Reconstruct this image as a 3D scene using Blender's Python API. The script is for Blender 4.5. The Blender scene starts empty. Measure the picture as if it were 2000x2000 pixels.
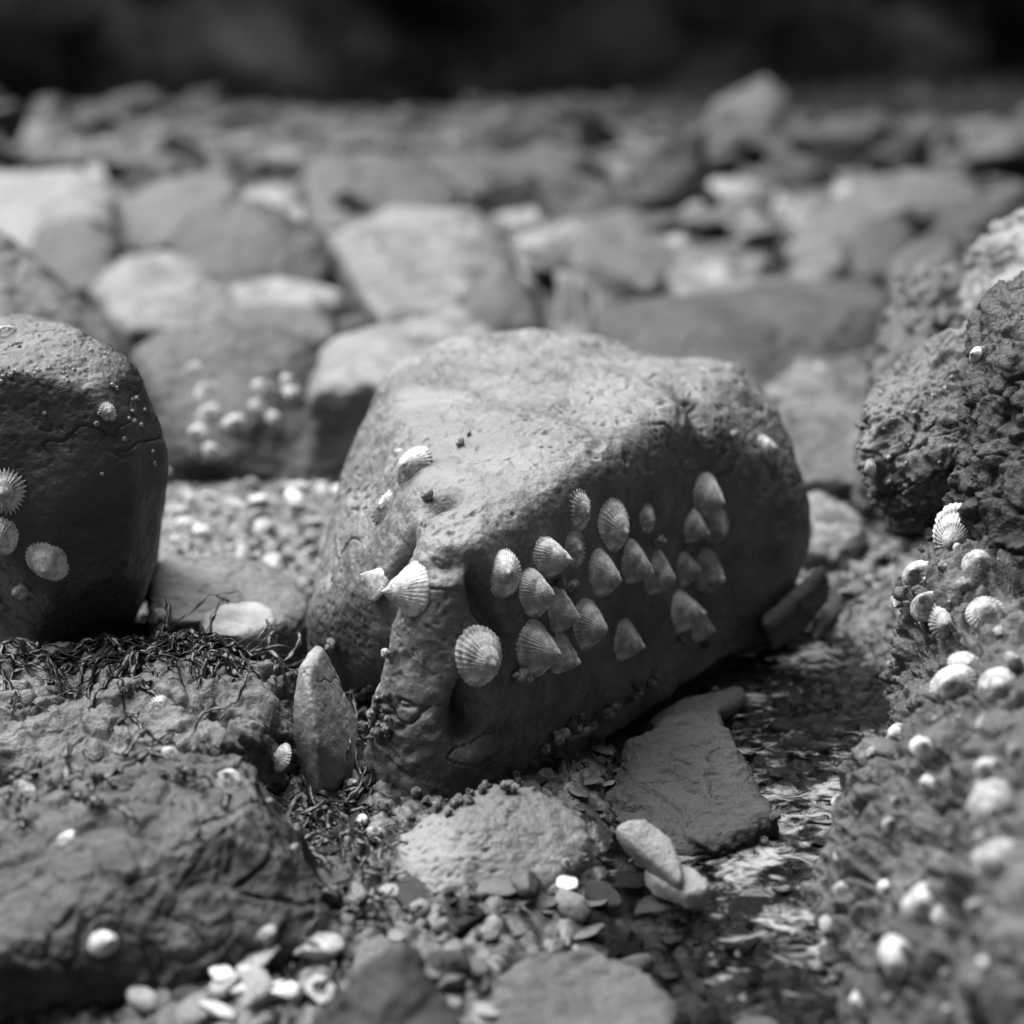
import bpy, bmesh, math, random
import numpy as np
from mathutils import Vector, Matrix, Quaternion

random.seed(7)
rng = np.random.default_rng(7)
scene = bpy.context.scene
COL = scene.collection

# ------------------------------------------------------------------ camera
PITCH = math.radians(17.1)
CAMZ = 0.50
cam_d = bpy.data.cameras.new("camera")
cam = bpy.data.objects.new("camera", cam_d)
COL.objects.link(cam)
cam.location = (0, 0, CAMZ)
cam.rotation_euler = (math.pi / 2 - PITCH, 0, 0)
cam_d.sensor_fit = 'HORIZONTAL'
cam_d.sensor_width = 56.0
cam_d.lens = 80.0
cam_d.clip_start = 0.05
cam_d.clip_end = 500
cam_d.dof.use_dof = True
cam_d.dof.focus_distance = 1.05
cam_d.dof.aperture_fstop = 4.5
cam_d.dof.aperture_blades = 0
scene.camera = cam

# ------------------------------------------------------------------ sky + sun (black and white film: the sky is read as luminance)
SUN_EL, SUN_AZ = math.radians(60), math.radians(-46)     # azimuth from +Y, negative = left
world = bpy.data.worlds.new("World")
scene.world = world
world.use_nodes = True
nt = world.node_tree
for n in list(nt.nodes):
    nt.nodes.remove(n)
sky = nt.nodes.new('ShaderNodeTexSky')
sky.sky_type = 'NISHITA'
sky.sun_disc = False
sky.sun_elevation = SUN_EL
sky.sun_rotation = SUN_AZ
sky.air_density = 0.4
sky.dust_density = 0.3
bw = nt.nodes.new('ShaderNodeRGBToBW')
bg = nt.nodes.new('ShaderNodeBackground')
wo = nt.nodes.new('ShaderNodeOutputWorld')
bg.inputs['Strength'].default_value = 0.05
nt.links.new(sky.outputs[0], bw.inputs[0])
nt.links.new(bw.outputs[0], bg.inputs['Color'])
nt.links.new(bg.outputs[0], wo.inputs['Surface'])

sun_d = bpy.data.lights.new("sun", 'SUN')
sun_d.energy = 5.0
sun_d.angle = math.radians(60)
sun_d.color = (1.0, 1.0, 1.0)
sun = bpy.data.objects.new("sun", sun_d)
COL.objects.link(sun)
sdir = Vector((math.sin(SUN_AZ) * math.cos(SUN_EL), math.cos(SUN_AZ) * math.cos(SUN_EL), math.sin(SUN_EL)))
sun.rotation_euler = sdir.to_track_quat('Z', 'Y').to_euler()

scene.view_settings.view_transform = 'Standard'
scene.view_settings.look = 'None'
scene.view_settings.exposure = 1.38
scene.view_settings.gamma = 1
scene.render.engine = 'CYCLES'
scene.cycles.use_denoising = True
scene.cycles.max_bounces = 6
scene.cycles.diffuse_bounces = 1
scene.cycles.use_adaptive_sampling = True

# ------------------------------------------------------------------ picture rays -> world points
CP, SP = math.cos(PITCH), math.sin(PITCH)
ORG = Vector((0, 0, CAMZ))
def ray(px, py):
    u = (px / 2000 - .5) * .7
    v = (.5 - py / 2000) * .7
    return Vector((u, CP + v * SP, -SP + v * CP))
def P(px, py, d):
    r = ray(px, py)
    return ORG + r * (d / r.y)
def G(px, py, z=0.0):
    r = ray(px, py)
    return ORG + r * ((z - CAMZ) / r.z)

# ------------------------------------------------------------------ numpy noise
def _hash(i, j, k, s):
    i = i.astype(np.uint32); j = j.astype(np.uint32); k = k.astype(np.uint32)
    h = i * np.uint32(374761393) + j * np.uint32(668265263) + k * np.uint32(2147483647) + np.uint32((s * 974634777) & 0xffffffff)
    h = (h ^ (h >> np.uint32(13))) * np.uint32(1274126177)
    h = (h ^ (h >> np.uint32(16))) * np.uint32(2246822519)
    h = h ^ (h >> np.uint32(15))
    return h.astype(np.float64) / 4294967295.0
def vn(p, s=0):
    f = np.floor(p); t = p - f; f = f.astype(np.int64)
    t = t * t * t * (t * (t * 6 - 15) + 10)
    r = 0
    for a in (0, 1):
        wa = t[:, 0] if a else 1 - t[:, 0]
        for b in (0, 1):
            wb = t[:, 1] if b else 1 - t[:, 1]
            for c in (0, 1):
                wc = t[:, 2] if c else 1 - t[:, 2]
                r = r + wa * wb * wc * _hash(f[:, 0] + a, f[:, 1] + b, f[:, 2] + c, s)
    return r * 2 - 1
ROT = np.array([[.36, .48, -.8], [-.8, .6, 0], [.48, .64, .6]])
def fbm(p, oct=4, s=0, gain=.5, lac=2.03):
    r = 0; a = 1; n = 0
    q = p @ ROT.T
    for o in range(oct):
        r = r + a * vn(q, s + o * 17); n += a
        q = (q @ ROT.T) * lac; a *= gain
    return r / n
def ridged(p, oct=4, s=0, gain=.5):
    r = 0; a = 1; n = 0
    q = p @ ROT.T
    for o in range(oct):
        r = r + a * (1 - np.abs(vn(q, s + o * 17)) * 2); n += a
        q = (q @ ROT.T) * 2.03; a *= gain
    return r / n
def worley(p, s=0):
    f = np.floor(p).astype(np.int64)
    d1 = np.full(len(p), 9.); d2 = np.full(len(p), 9.); idv = np.zeros(len(p))
    for a in (-1, 0, 1):
        for b in (-1, 0, 1):
            for c in (-1, 0, 1):
                x, y, z = f[:, 0] + a, f[:, 1] + b, f[:, 2] + c
                q = np.stack([x + _hash(x, y, z, s), y + _hash(x, y, z, s + 1), z + _hash(x, y, z, s + 2)], 1)
                d = np.sqrt(((q - p) ** 2).sum(1))
                h = _hash(x, y, z, s + 3)
                m = d < d1
                d2 = np.where(m, d1, np.minimum(d2, d))
                idv = np.where(m, h, idv)
                d1 = np.where(m, d, d1)
    return d1, d2, idv
def sstep(a, b, x):
    t = np.clip((x - a) / (b - a), 0, 1)
    return t * t * (3 - 2 * t)

# ------------------------------------------------------------------ materials (all neutral: black and white photograph)
def newmat(name):
    m = bpy.data.materials.new(name); m.use_nodes = True
    t = m.node_tree
    for n in list(t.nodes): t.nodes.remove(n)
    out = t.nodes.new('ShaderNodeOutputMaterial')
    b = t.nodes.new('ShaderNodeBsdfPrincipled')
    t.links.new(b.outputs[0], out.inputs[0])
    return m, t, b
def N(t, typ, **kw):
    n = t.nodes.new(typ)
    for k, v in kw.items():
        if hasattr(n, k): setattr(n, k, v)
        else: n.inputs[k].default_value = v
    return n
def math_(t, op, a, b=None, clamp=False):
    n = t.nodes.new('ShaderNodeMath'); n.operation = op; n.use_clamp = clamp
    for i, v in enumerate((a, b)):
        if v is None: continue
        if isinstance(v, (int, float)): n.inputs[i].default_value = v
        else: t.links.new(v, n.inputs[i])
    return n.outputs[0]
def ramp(t, src, lo, hi, a, b):
    n = t.nodes.new('ShaderNodeMapRange'); n.clamp = True; n.interpolation_type = 'SMOOTHSTEP'
    n.inputs['From Min'].default_value = lo; n.inputs['From Max'].default_value = hi
    n.inputs['To Min'].default_value = a; n.inputs['To Max'].default_value = b
    t.links.new(src, n.inputs['Value'])
    return n.outputs[0]
def noise(t, co, scale, detail=6, rough=.6, dist=0):
    n = N(t, 'ShaderNodeTexNoise')
    n.inputs['Scale'].default_value = scale; n.inputs['Detail'].default_value = detail
    n.inputs['Roughness'].default_value = rough; n.inputs['Distortion'].default_value = dist
    t.links.new(co, n.inputs['Vector'])
    return n.outputs['Fac']
def rockmat(name, contrast=.45, bump=.6, speck=0.0, rough=.62, layered=False, sc=1.0, wet=False):
    m, t, b = newmat(name)
    tc = N(t, 'ShaderNodeTexCoord'); oi = N(t, 'ShaderNodeObjectInfo')
    vt = N(t, 'ShaderNodeVectorMath', operation='ADD')
    rnd = math_(t, 'MULTIPLY', oi.outputs['Random'], 37.0)
    cx = N(t, 'ShaderNodeCombineXYZ'); t.links.new(rnd, cx.inputs[0]); t.links.new(rnd, cx.inputs[1])
    t.links.new(tc.outputs['Object'], vt.inputs[0]); t.links.new(cx.outputs[0], vt.inputs[1])
    co = vt.outputs[0]
    if layered:
        mp = N(t, 'ShaderNodeMapping'); mp.inputs['Scale'].default_value = (1, 1, 3.5); mp.inputs['Rotation'].default_value = (.25, .3, .4)
        t.links.new(co, mp.inputs[0]); co = mp.outputs[0]
    n1 = noise(t, co, 14 * sc, 5, .55, .4)
    n2 = noise(t, co, 90 * sc, 6, .65)
    n3 = noise(t, co, 600 * sc, 4, .7)
    f = math_(t, 'ADD', ramp(t, n1, .3, .7, 1 - contrast, 1 + contrast * .8), ramp(t, n2, .3, .7, -.28 * contrast * 2, .28 * contrast * 2))
    f = math_(t, 'ADD', f, ramp(t, n3, .3, .7, -.18, .18))
    f = math_(t, 'MAXIMUM', f, .18)
    if speck > 0:
        v = N(t, 'ShaderNodeTexVoronoi'); v.inputs['Scale'].default_value = 260 * sc
        t.links.new(tc.outputs['Object'], v.inputs['Vector'])
        patch = ramp(t, noise(t, co, 20 * sc, 3, .6), .48, .7, 0, 1)
        sp = math_(t, 'MULTIPLY', ramp(t, v.outputs['Distance'], .12, .26, 1, 0), patch)
        f = math_(t, 'ADD', f, math_(t, 'MULTIPLY', sp, speck))
    sep = N(t, 'ShaderNodeRGBToBW'); t.links.new(oi.outputs['Color'], sep.inputs[0])
    val = math_(t, 'MULTIPLY', sep.outputs[0], f)
    val = math_(t, 'MINIMUM', val, .82)
    t.links.new(val, b.inputs['Base Color'])
    b.inputs['Roughness'].default_value = rough
    b.inputs['Specular IOR Level'].default_value = .42
    if not wet:
        t.links.new(ramp(t, n2, .3, .7, rough - .1, rough + .15), b.inputs['Roughness'])
    h = math_(t, 'ADD', math_(t, 'MULTIPLY', n2, 2.2), math_(t, 'MULTIPLY', n3, .28))
    h = math_(t, 'ADD', h, math_(t, 'MULTIPLY', noise(t, co, 1900 * sc, 2, .6), .06))
    bp = N(t, 'ShaderNodeBump'); bp.inputs['Strength'].default_value = bump; bp.inputs['Distance'].default_value = .0026 / sc
    t.links.new(h, bp.inputs['Height']); t.links.new(bp.outputs[0], b.inputs['Normal'])
    return m
M_SMOOTH = rockmat('smooth_sandstone', .4, .6, 0.0, .47)
M_CRAG = rockmat('crusted_rock', .55, 1.0, 1.4, .46)
M_SLAB = rockmat('layered_slate', .4, .8, 1.2, .6, layered=True)
M_FAR = rockmat('beach_boulder', .5, .6, 0, .66, sc=.35)
M_BG = rockmat('background_rock', .45, .6, 0, .64)
M_PEB = rockmat('pebble_stone', .4, .6, 0, .42)
M_WET = rockmat('wet_pebble', .3, .3, 0, .28, wet=True)

def shellmat(name, rough=.55):
    m, t, b = newmat(name)
    tc = N(t, 'ShaderNodeTexCoord'); oi = N(t, 'ShaderNodeObjectInfo')
    at = N(t, 'ShaderNodeAttribute'); at.attribute_name = 'tone'
    sep = N(t, 'ShaderNodeRGBToBW'); t.links.new(oi.outputs['Color'], sep.inputs[0])
    n1 = noise(t, tc.outputs['Object'], 3.0, 5, .65, .3)
    n2 = noise(t, tc.outputs['Object'], 30.0, 4, .7)
    f = math_(t, 'MULTIPLY', ramp(t, n1, .38, .64, .5, 1.15), ramp(t, n2, .3, .7, .8, 1.15))
    f = math_(t, 'MULTIPLY', f, at.outputs['Fac'])
    v = math_(t, 'MINIMUM', math_(t, 'MULTIPLY', sep.outputs[0], f), .85)
    t.links.new(v, b.inputs['Base Color'])
    b.inputs['Roughness'].default_value = rough
    b.inputs['Specular IOR Level'].default_value = .3
    bp = N(t, 'ShaderNodeBump'); bp.inputs['Strength'].default_value = .5; bp.inputs['Distance'].default_value = .02
    t.links.new(n2, bp.inputs['Height']); t.links.new(bp.outputs[0], b.inputs['Normal'])
    return m
M_SHELL = shellmat('limpet_shell')
M_WINK = shellmat('periwinkle_shell', .33)

def weedmat():
    m, t, b = newmat('wet_seaweed')
    tc = N(t, 'ShaderNodeTexCoord')
    n = noise(t, tc.outputs['Object'], 60, 4, .6)
    t.links.new(ramp(t, n, .3, .7, .006, .03), b.inputs['Base Color'])
    b.inputs['Roughness'].default_value = .28; b.inputs['Specular IOR Level'].default_value = .28
    bp = N(t, 'ShaderNodeBump'); bp.inputs['Strength'].default_value = .4; bp.inputs['Distance'].default_value = .001
    t.links.new(noise(t, tc.outputs['Object'], 500, 2, .5), bp.inputs['Height']); t.links.new(bp.outputs[0], b.inputs['Normal'])
    return m
M_WEED = weedmat()

# ------------------------------------------------------------------ tagging
def tag(o, label=None, cat=None, group=None, kind=None):
    if label: o['label'] = label
    if cat: o['category'] = cat
    if group: o['group'] = group
    if kind: o['kind'] = kind
    return o
def mesh_np(name, V, F, smooth=True):
    me = bpy.data.meshes.new(name)
    V = np.asarray(V, dtype=np.float32); F = np.asarray(F, dtype=np.int32)
    k = F.shape[1]
    me.vertices.add(len(V)); me.vertices.foreach_set('co', V.ravel())
    me.loops.add(F.size); me.loops.foreach_set('vertex_index', F.ravel())
    me.polygons.add(len(F)); me.polygons.foreach_set('loop_start', np.arange(0, F.size, k, dtype=np.int32))
    me.update(calc_edges=True); me.validate()
    if smooth: me.polygons.foreach_set('use_smooth', np.ones(len(me.polygons), dtype=bool))
    return me
def set_tone(me, tone):
    a = me.attributes.new('tone', 'FLOAT', 'POINT'); a.data.foreach_set('value', np.asarray(tone, dtype=np.float32))

# ------------------------------------------------------------------ rocks
def d_smooth(co, no, s, k):
    """water-worn stone: swells, hairline cracks, patches of pits"""
    h = .010 * fbm(co * 9, 3, s) + .0035 * fbm(co * 35, 3, s + 5)
    w1, w2, _ = worley(co * 150 + fbm(co * 60, 2, s)[:, None] * .8, s + 3)
    patch = sstep(-.12, .28, fbm(co * 12, 3, s + 9))
    h -= .0015 * patch * sstep(.42, .1, w1)
    w1, w2, _ = worley(co * 60 + fbm(co * 30, 2, s + 1)[:, None] * .8, s + 23)
    h -= .0032 * sstep(.1, .4, fbm(co * 8, 3, s + 29)) * sstep(.40, .08, w1)
    n = fbm(co * np.array([10, 10, 22]), 4, s + 31)
    h -= .0042 * np.exp(-(n / .014) ** 2) * sstep(-.15, .15, fbm(co * 7, 2, s + 41))
    h += .0008 * fbm(co * 200, 3, s + 7)
    h += .0020 * fbm(co * np.array([45, 45, 150]), 4, s + 8) * (.25 + .75 * np.clip(no[:, 2], 0, 1))
    w1, w2, _ = worley(co * 85, s + 13)
    h -= .0022 * sstep(.22, .05, w1) * sstep(-.2, .2, fbm(co * 20, 2, s + 77))
    return h * k
def d_crag(co, no, s, k):
    """crusty, lumpy, broken rock"""
    q = co + .012 * np.stack([vn(co * 40, s + 50), vn(co * 40, s + 51), vn(co * 40, s + 52)], 1)
    h = .022 * fbm(co * 9, 3, s) + .010 * ridged(co * 28, 4, s + 4)
    w1, w2, cid = worley(q * 38, s + 2)
    h += .010 * (cid - .5) * sstep(.0, .18, w2 - w1) - .006 * sstep(.12, 0, w2 - w1)
    w1, w2, cid = worley(q * 130, s + 6)
    h += .0035 * (cid - .5) * sstep(0, .2, w2 - w1) + .0022 * (.5 - w1)
    h += .0016 * ridged(co * 260, 3, s + 9)
    return h * k
def d_slab(co, no, s, k):
    """layered stone with stepped bedding"""
    lay = fbm(co * 14, 3, s) * 3.2 + co[:, 2] * 60 + co[:, 0] * 22
    fr = lay - np.floor(lay)
    h = .0035 * sstep(.0, .25, fr) * (1 - fr) + .007 * fbm(co * 11, 3, s + 3)
    h += .0018 * fbm(co * np.array([60, 140, 200]), 4, s + 5)
    n = fbm(co * np.array([9, 16, 16]), 4, s + 31)
    h -= .003 * np.exp(-(n / .015) ** 2)
    h += .0009 * fbm(co * 260, 2, s + 7)
    return h * k
def d_far(co, no, s, k):
    h = .05 * fbm(co * 3.2, 4, s) + .02 * ridged(co * 9, 3, s + 3)
    return h * k

SEED = [10]
def rock(name, label, hulls, vox, rnd, sub, disp, k, mat, tone, cat='rock', carve=None, extra=None, group=None, swell=0.0):
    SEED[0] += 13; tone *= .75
    bm = bmesh.new()
    for pts in hulls:
        vs = [bm.verts.new(p) for p in pts]
        r = bmesh.ops.convex_hull(bm, input=vs)
        junk = set(r['geom_interior']) | set(r['geom_unused'])
        junk = [g for g in junk if isinstance(g, bmesh.types.BMVert)]
        if junk: bmesh.ops.delete(bm, geom=junk, context='VERTS')
    bmesh.ops.recalc_face_normals(bm, faces=bm.faces)
    me = bpy.data.meshes.new(name); bm.to_mesh(me); bm.free()
    ob = bpy.data.objects.new(name, me); COL.objects.link(ob)
    m = ob.modifiers.new('r', 'REMESH'); m.mode = 'VOXEL'; m.voxel_size = vox; m.adaptivity = 0
    m = ob.modifiers.new('s', 'SMOOTH'); m.factor = .5; m.iterations = rnd
    if sub:
        m = ob.modifiers.new('u', 'SUBSURF'); m.levels = sub; m.subdivision_type = 'CATMULL_CLARK'
    dg = bpy.context.evaluated_depsgraph_get()
    me2 = bpy.data.meshes.new_from_object(ob.evaluated_get(dg))
    ob.modifiers.clear()
    n = len(me2.vertices)
    co = np.empty(n * 3, np.float32); me2.vertices.foreach_get('co', co); co = co.reshape(-1, 3).astype(np.float64)
    no = np.empty(n * 3, np.float32); me2.vertex_normals.foreach_get('vector', no); no = no.reshape(-1, 3).astype(np.float64)
    h = disp(co, no, SEED[0], k) + swell
    if carve is not None: h = h + carve(co, no)
    co2 = co + no * h[:, None]
    base = Vector((float(co2[:, 0].mean()), float(co2[:, 1].mean()), float(co2[:, 2].min())))
    co2 -= np.array(base)
    me2.vertices.foreach_set('co', co2.astype(np.float32).ravel())
    me2.polygons.foreach_set('use_smooth', np.ones(len(me2.polygons), dtype=bool))
    me2.name = name
    me2.materials.clear(); me2.materials.append(mat)
    ob.data = me2; bpy.data.meshes.remove(me)
    me2.update()
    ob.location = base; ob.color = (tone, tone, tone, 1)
    tag(ob, label, cat, group)
    return ob
def g(*a, z=-.02):                        # list of picture points on the ground, pushed a little below it
    return [G(x, y, 0) + Vector((0, 0, z)) for x, y in a]
def back(p, t): return p + (p - ORG).normalized() * t
def drop(pts, dz=None, back=0.0, z=-.02):
    return [Vector((p.x, p.y + back, z)) for p in pts]
def slabpts(front, thick, z=-.02, dx=0.0):
    """visible front points plus the same points pushed back and points under them"""
    f = [P(*p) for p in front]
    b = [back(p, thick) for p in f]
    return f + b + drop([p for p in f if p.z > z], z=z) + drop([p for p in b if p.z > z], z=z)

# ---- main boulder
top = [(770,714,1.34),(850,678,1.42),(950,652,1.47),(1050,642,1.50),(1180,655,1.48),(1290,692,1.42),
       (1330,800,1.16),(1220,862,1.095),(1118,925,1.035),(1014,996,.985),(935,1074,.945),(912,872,1.10),(830,1035,.96),(700,850,1.30)]
A = [P(*p) for p in top]
A += g((1065,1495),(1180,1415),(1300,1338),(1415,1262)) + [P(685,940,1.25), P(668,1040,1.2)]
A += [P(1350,960,1.19), P(1385,1100,1.22)]
A += drop([P(850,678,1.42), P(1290,692,1.42), P(700,850,1.28)]) + g((800,1400),)
B = [P(*p) for p in [(822,1050,.995),(760,1100,1.01),(700,1140,1.04),(640,1195,1.085),(612,1225,1.11),(616,1190,1.15),(655,1040,1.2),(683,940,1.25),(700,850,1.30),
                     (800,1230,1.0),(622,1280,1.11)]] + g((650,1350),(770,1372),(800,1380)) + drop([P(655,1040,1.2), P(800,1230,1.1)])
Cc = [P(*p) for p in [(812,1040,.965),(782,1110,.955),(766,1200,.95),(760,1290,.95),(756,1380,.95),(722,1470,.955),(700,1530,.96),
                      (868,1108,.925),(935,1066,.94),(805,1300,.930),(850,1300,.921),(925,1300,.926),(975,1300,.945),(790,1460,.922),(840,1450,.913),(925,1450,.916),(1014,1000,.99),(1060,1300,.985),(1030,1380,.965),(960,1430,.935),(855,1180,.930),(930,1180,.936),(820,1160,.938)]]
Cc += g((700,1550),(760,1582),(880,1592),(1000,1545),(1065,1500)) + drop([P(1060,1300,1.05), P(822,1046,1.0)])
E = [P(*p) for p in [(868,1108,.928),(930,1180,.936),(925,1300,.926),(925,1450,.916),(935,1070,.945),(1014,1004,.987),(1120,1100,1.028),(1150,1300,1.030),(1120,1420,1.012)]] + g((880,1592),(1000,1545),(1065,1498)) + drop([P(1120,1300,1.06)])
D = [P(*p) for p in [(1330,800,1.175),(1300,705,1.40),(1400,708,1.41),(1455,728,1.39),(1505,785,1.365),(1537,860,1.335),(1560,930,1.31),
                     (1572,1000,1.30),(1566,1080,1.29),(1545,1160,1.28),(1440,1000,1.22),(1400,900,1.19),(1430,1150,1.225)]] + g((1425,1262),(1500,1240)) + drop([P(1400,708,1.4), P(1505,785,1.36)])
def carve_main(co, no):
    h = np.zeros(len(co))
    def dent(px, py, d, r, depth, sy=1.0):
        w = co - np.array(ORG); dep = w[:, 1] * CP - w[:, 2] * SP      # nearest surface point under that pixel
        sx_ = w[:, 0] / dep / .7 * 2000 + 1000; sy_ = 1000 - (w[:, 1] * SP + w[:, 2] * CP) / dep / .7 * 2000
        k_ = np.where((sx_ - px) ** 2 + (sy_ - py) ** 2 < 64, dep, 99).argmin()
        q = co - co[k_]; q[:, 2] *= sy
        return -depth * np.exp(-(q ** 2).sum(1) / r ** 2)
    h += dent(865, 1100, .90, .013, .006, 1.6) + dent(885,1095,.91,.011,.005,1.8)     # hollow below the ridge top
    h += dent(908, 1400, .90, .010, .030, .6) + dent(922, 1368, .91, .008, .020, .5) # deep hole low on the leg
    h += dent(945, 1150, .93, .009, .020, .5) + dent(960, 1190, .935, .008, .012, .5)
    h += dent(975, 1240, .945, .007, .010, .6) + dent(985, 1280, .95, .007, .010, .6)
    h += dent(1330, 760, 1.19, .012, .010, .6) + dent(1355, 800, 1.18, .012, .012, .5)
    a_, b_ = np.array(P(862, 985, 1.01)), np.array(P(792, 1140, 1.0)); ab = b_ - a_
    tt = np.clip(((co - a_) @ ab) / (ab @ ab), 0, 1); dd = np.linalg.norm(co - (a_ + tt[:, None] * ab), axis=1)
    h -= .018 * np.exp(-(dd / .012) ** 2)
    a_, b_ = np.array(P(925, 1120, .93)), np.array(P(985, 1250, .955)); ab = b_ - a_
    tt = np.clip(((co - a_) @ ab) / (ab @ ab), 0, 1); dd = np.linalg.norm(co - (a_ + tt[:, None] * ab) + .004 * fbm(co * 60, 2, 5)[:, None], axis=1)
    h -= .007 * np.exp(-(dd / .005) ** 2)
    # honeycombed band down the leg
    c = np.array(P(880, 1230, .895)); q = co - c; q[:, 2] *= .42; q[:, 0] *= 1.3
    m = np.exp(-(q ** 2).sum(1) / .036 ** 2)
    w1, w2, _ = worley(co * 90 + fbm(co * 50, 2, 3)[:, None], 77)
    h -= m * .0016 * sstep(.45, .1, w1)
    c = np.array(P(855, 985, .98)); q = co - c
    h -= np.exp(-(q ** 2).sum(1) / .03 ** 2) * .004 * sstep(.45, .1, w1)
    return h
import time; T0 = time.time()
main = rock('boulder', 'big worn boulder studded with limpets on its right face, in sharp focus in the middle', [A, B, Cc, D, E],
            .005, 60, 2, d_smooth, .9, M_SMOOTH, .15, 'boulder', carve=carve_main, swell=.006)
print('main verts', len(main.data.vertices), time.time() - T0)

# ---- left dark rock
L = [P(*p) for p in [(-60,628,1.12),(60,628,1.12),(125,640,1.11),(205,675,1.10),(255,715,1.09),(295,810,1.085),(315,880,1.08),(322,940,1.08),(312,1010,1.08),(300,1090,1.08),(278,1165,1.09),(240,1215,1.1),
                     (-60,720,1.05),(80,735,1.045),(190,770,1.045),(240,880,1.04),(255,1000,1.045),(240,1120,1.05),(-60,1000,1.03),(100,1000,1.03),(100,1180,1.04)]]
L += [back(p, .2) for p in L[:12]] + g((0,1290),(200,1270))
left = rock('boulder', 'dark smooth rock with two big limpets cut by the left edge', [L], .005, 5, 2, d_smooth, .6, M_SMOOTH, .042, 'boulder', swell=.002)

# ---- foreground stones
S = [P(*p) for p in [(590,1288,.955),(612,1300,.95),(600,1340,.935),(650,1372,.955),(684,1450,.955),(694,1500,.95),(682,1548,.945),(640,1540,.92),(600,1535,.935),(572,1450,.94),(570,1375,.945),(578,1312,.955),(618,1450,.912),(655,1480,.92)]]
S += [p + Vector((0.004, .035, 0)) for p in S[:8]] + g((625,1570),(660,1570))
rock('standing_stone', 'pointed upright stone like a pod leaning beside the big boulder', [S], .0035, 5, 2, d_smooth, .35, M_SMOOTH, .24, 'stone')
L1 = [P(*p) for p in [(-60,1275,1.03),(60,1278,1.03),(150,1275,1.03),(290,1264,1.03),(370,1272,1.02),(440,1292,1.01),(505,1315,.995),(548,1345,.985),(562,1400,.975),(540,1450,.96),(470,1450,.89),(300,1480,.88),(100,1500,.88),(-60,1500,.88)]]
L1 = L1 + drop(L1, z=-.02) + [p + Vector((0, .03, -.05)) for p in L1[:9]]
rock('crusted_rock', 'pale crusted rock with sea wrack hanging over its top edge', [L1], .006, 3, 2, d_crag, .85, M_CRAG, .15, 'rock')
L2 = [P(*p) for p in [(-80,1580,.80),(-80,1900,.66),(60,1500,.84),(180,1480,.85),(300,1472,.86),(420,1462,.86),(475,1462,.855),(505,1510,.845),(565,1620,.81),(600,1700,.79),(625,1780,.78),
                      (470,1600,.765),(520,1650,.76),(250,1640,.75),(80,1700,.74),(600,1830,.735),(300,1850,.70),(60,1880,.69)]] + g((620,1850),(560,1890),(300,1900),(0,1900))
L2 += drop(L2[:7], back=.02)
rock('boulder', 'blurred dark boulder in the lower left foreground, dotted with white barnacles', [L2], .006, 3, 2, d_crag, .5, M_CRAG, .075, 'boulder')
F1 = [P(*p) for p in [(738,1690,.835),(760,1645,.85),(850,1575,.875),(955,1535,.885),(1045,1532,.885),(1105,1560,.875),(1145,1612,.86),(1150,1650,.85),(1100,1700,.825),(1030,1745,.805),(900,1755,.80),(770,1745,.80),(930,1620,.84),(1030,1600,.86)]]
F1 = F1 + drop(F1[:11])
rock('stone', 'pale lumpy stone in front of the foot of the big boulder', [F1], .005, 5, 2, d_smooth, 1.1, M_SMOOTH, .17, 'stone')
S1 = [P(*p) for p in [(1398,1386,1.045),(1310,1400,1.04),(1225,1452,1.01),(1178,1545,.945),(1180,1590,.92),(1300,1655,.87),(1385,1645,.865),(1500,1588,.895),(1520,1610,.89),(1440,1450,.98)]]
S1 = S1 + drop(S1)
rock('slab', 'flat layered grey slab lying beside the pool', [S1], .005, 3, 2, d_slab, 1.3, M_SLAB, .036, 'slab')
S2 = [P(*p) for p in [(1240,1440,1.06),(1260,1400,1.08),(1330,1360,1.105),(1420,1338,1.12),(1456,1340,1.12),(1462,1356,1.11),(1440,1375,1.09),(1400,1388,1.07),(1300,1430,1.05)]]
S2 = S2 + drop(S2)
rock('slab', 'smooth rounded dark slab behind the layered one', [S2], .004, 5, 2, d_smooth, .3, M_SLAB, .045, 'slab')

# ---- right-hand craggy rocks
R1 = [P(*p) for p in [(1702,850,1.13),(1705,810,1.14),(1740,760,1.16),(1800,715,1.18),(1880,685,1.2),(1960,620,1.22),(1712,925,1.12),(1722,975,1.13),(1760,1015,1.14),(1790,1035,1.12),
                      (1800,900,1.08),(1900,780,1.10),(1850,980,1.08),(1960,900,1.07),(2060,640,1.2),(2060,900,1.1)]]
R1 += [p + Vector((.03, .12, -.02)) for p in R1[:10]]
rock('ledge_rock', 'craggy broken ledge jutting from the right, in focus', [R1], .005, 2, 2, lambda c, n, s, k: .45 * d_crag(c, n, s, 1) + d_slab(c @ ROT, n, s, 1.8) + .014 * fbm(c * 16, 3, s), 1, M_CRAG, .12)
R2 = [P(*p) for p in [(1950,650,1.03),(1985,610,1.03),(2080,560,1.03),(1930,760,1.02),(1935,900,1.0),(1950,1050,.98),(1925,1150,.96),(2080,1150,.9),(2080,800,.95)]]
R2 += [p + Vector((.02, .1, 0)) for p in R2[:7]] + drop(R2)
rock('rock', 'almost black weedy rock face at the right edge', [R2], .008, 3, 2, d_crag, .9, M_CRAG, .03)
R3 = [P(*p) for p in [(1800,1010,1.08),(1775,1100,1.06),(1785,1200,1.03),(1830,1260,1.0),(1835,1340,.98),(1815,1450,.95),(1760,1540,.90),(1690,1620,.86),(1640,1700,.82),(1640,1780,.77),(1700,1880,.72),(1720,1990,.66),
                      (1960,1150,.93),(2060,1150,.90),(1950,1400,.80),(2060,1450,.74),(1900,1700,.70),(2060,1700,.62),(1860,1950,.61),(2060,1990,.52)]]
R3 += drop(R3) + [p + Vector((.05, .06, -.02)) for p in R3[:4]] 
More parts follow.
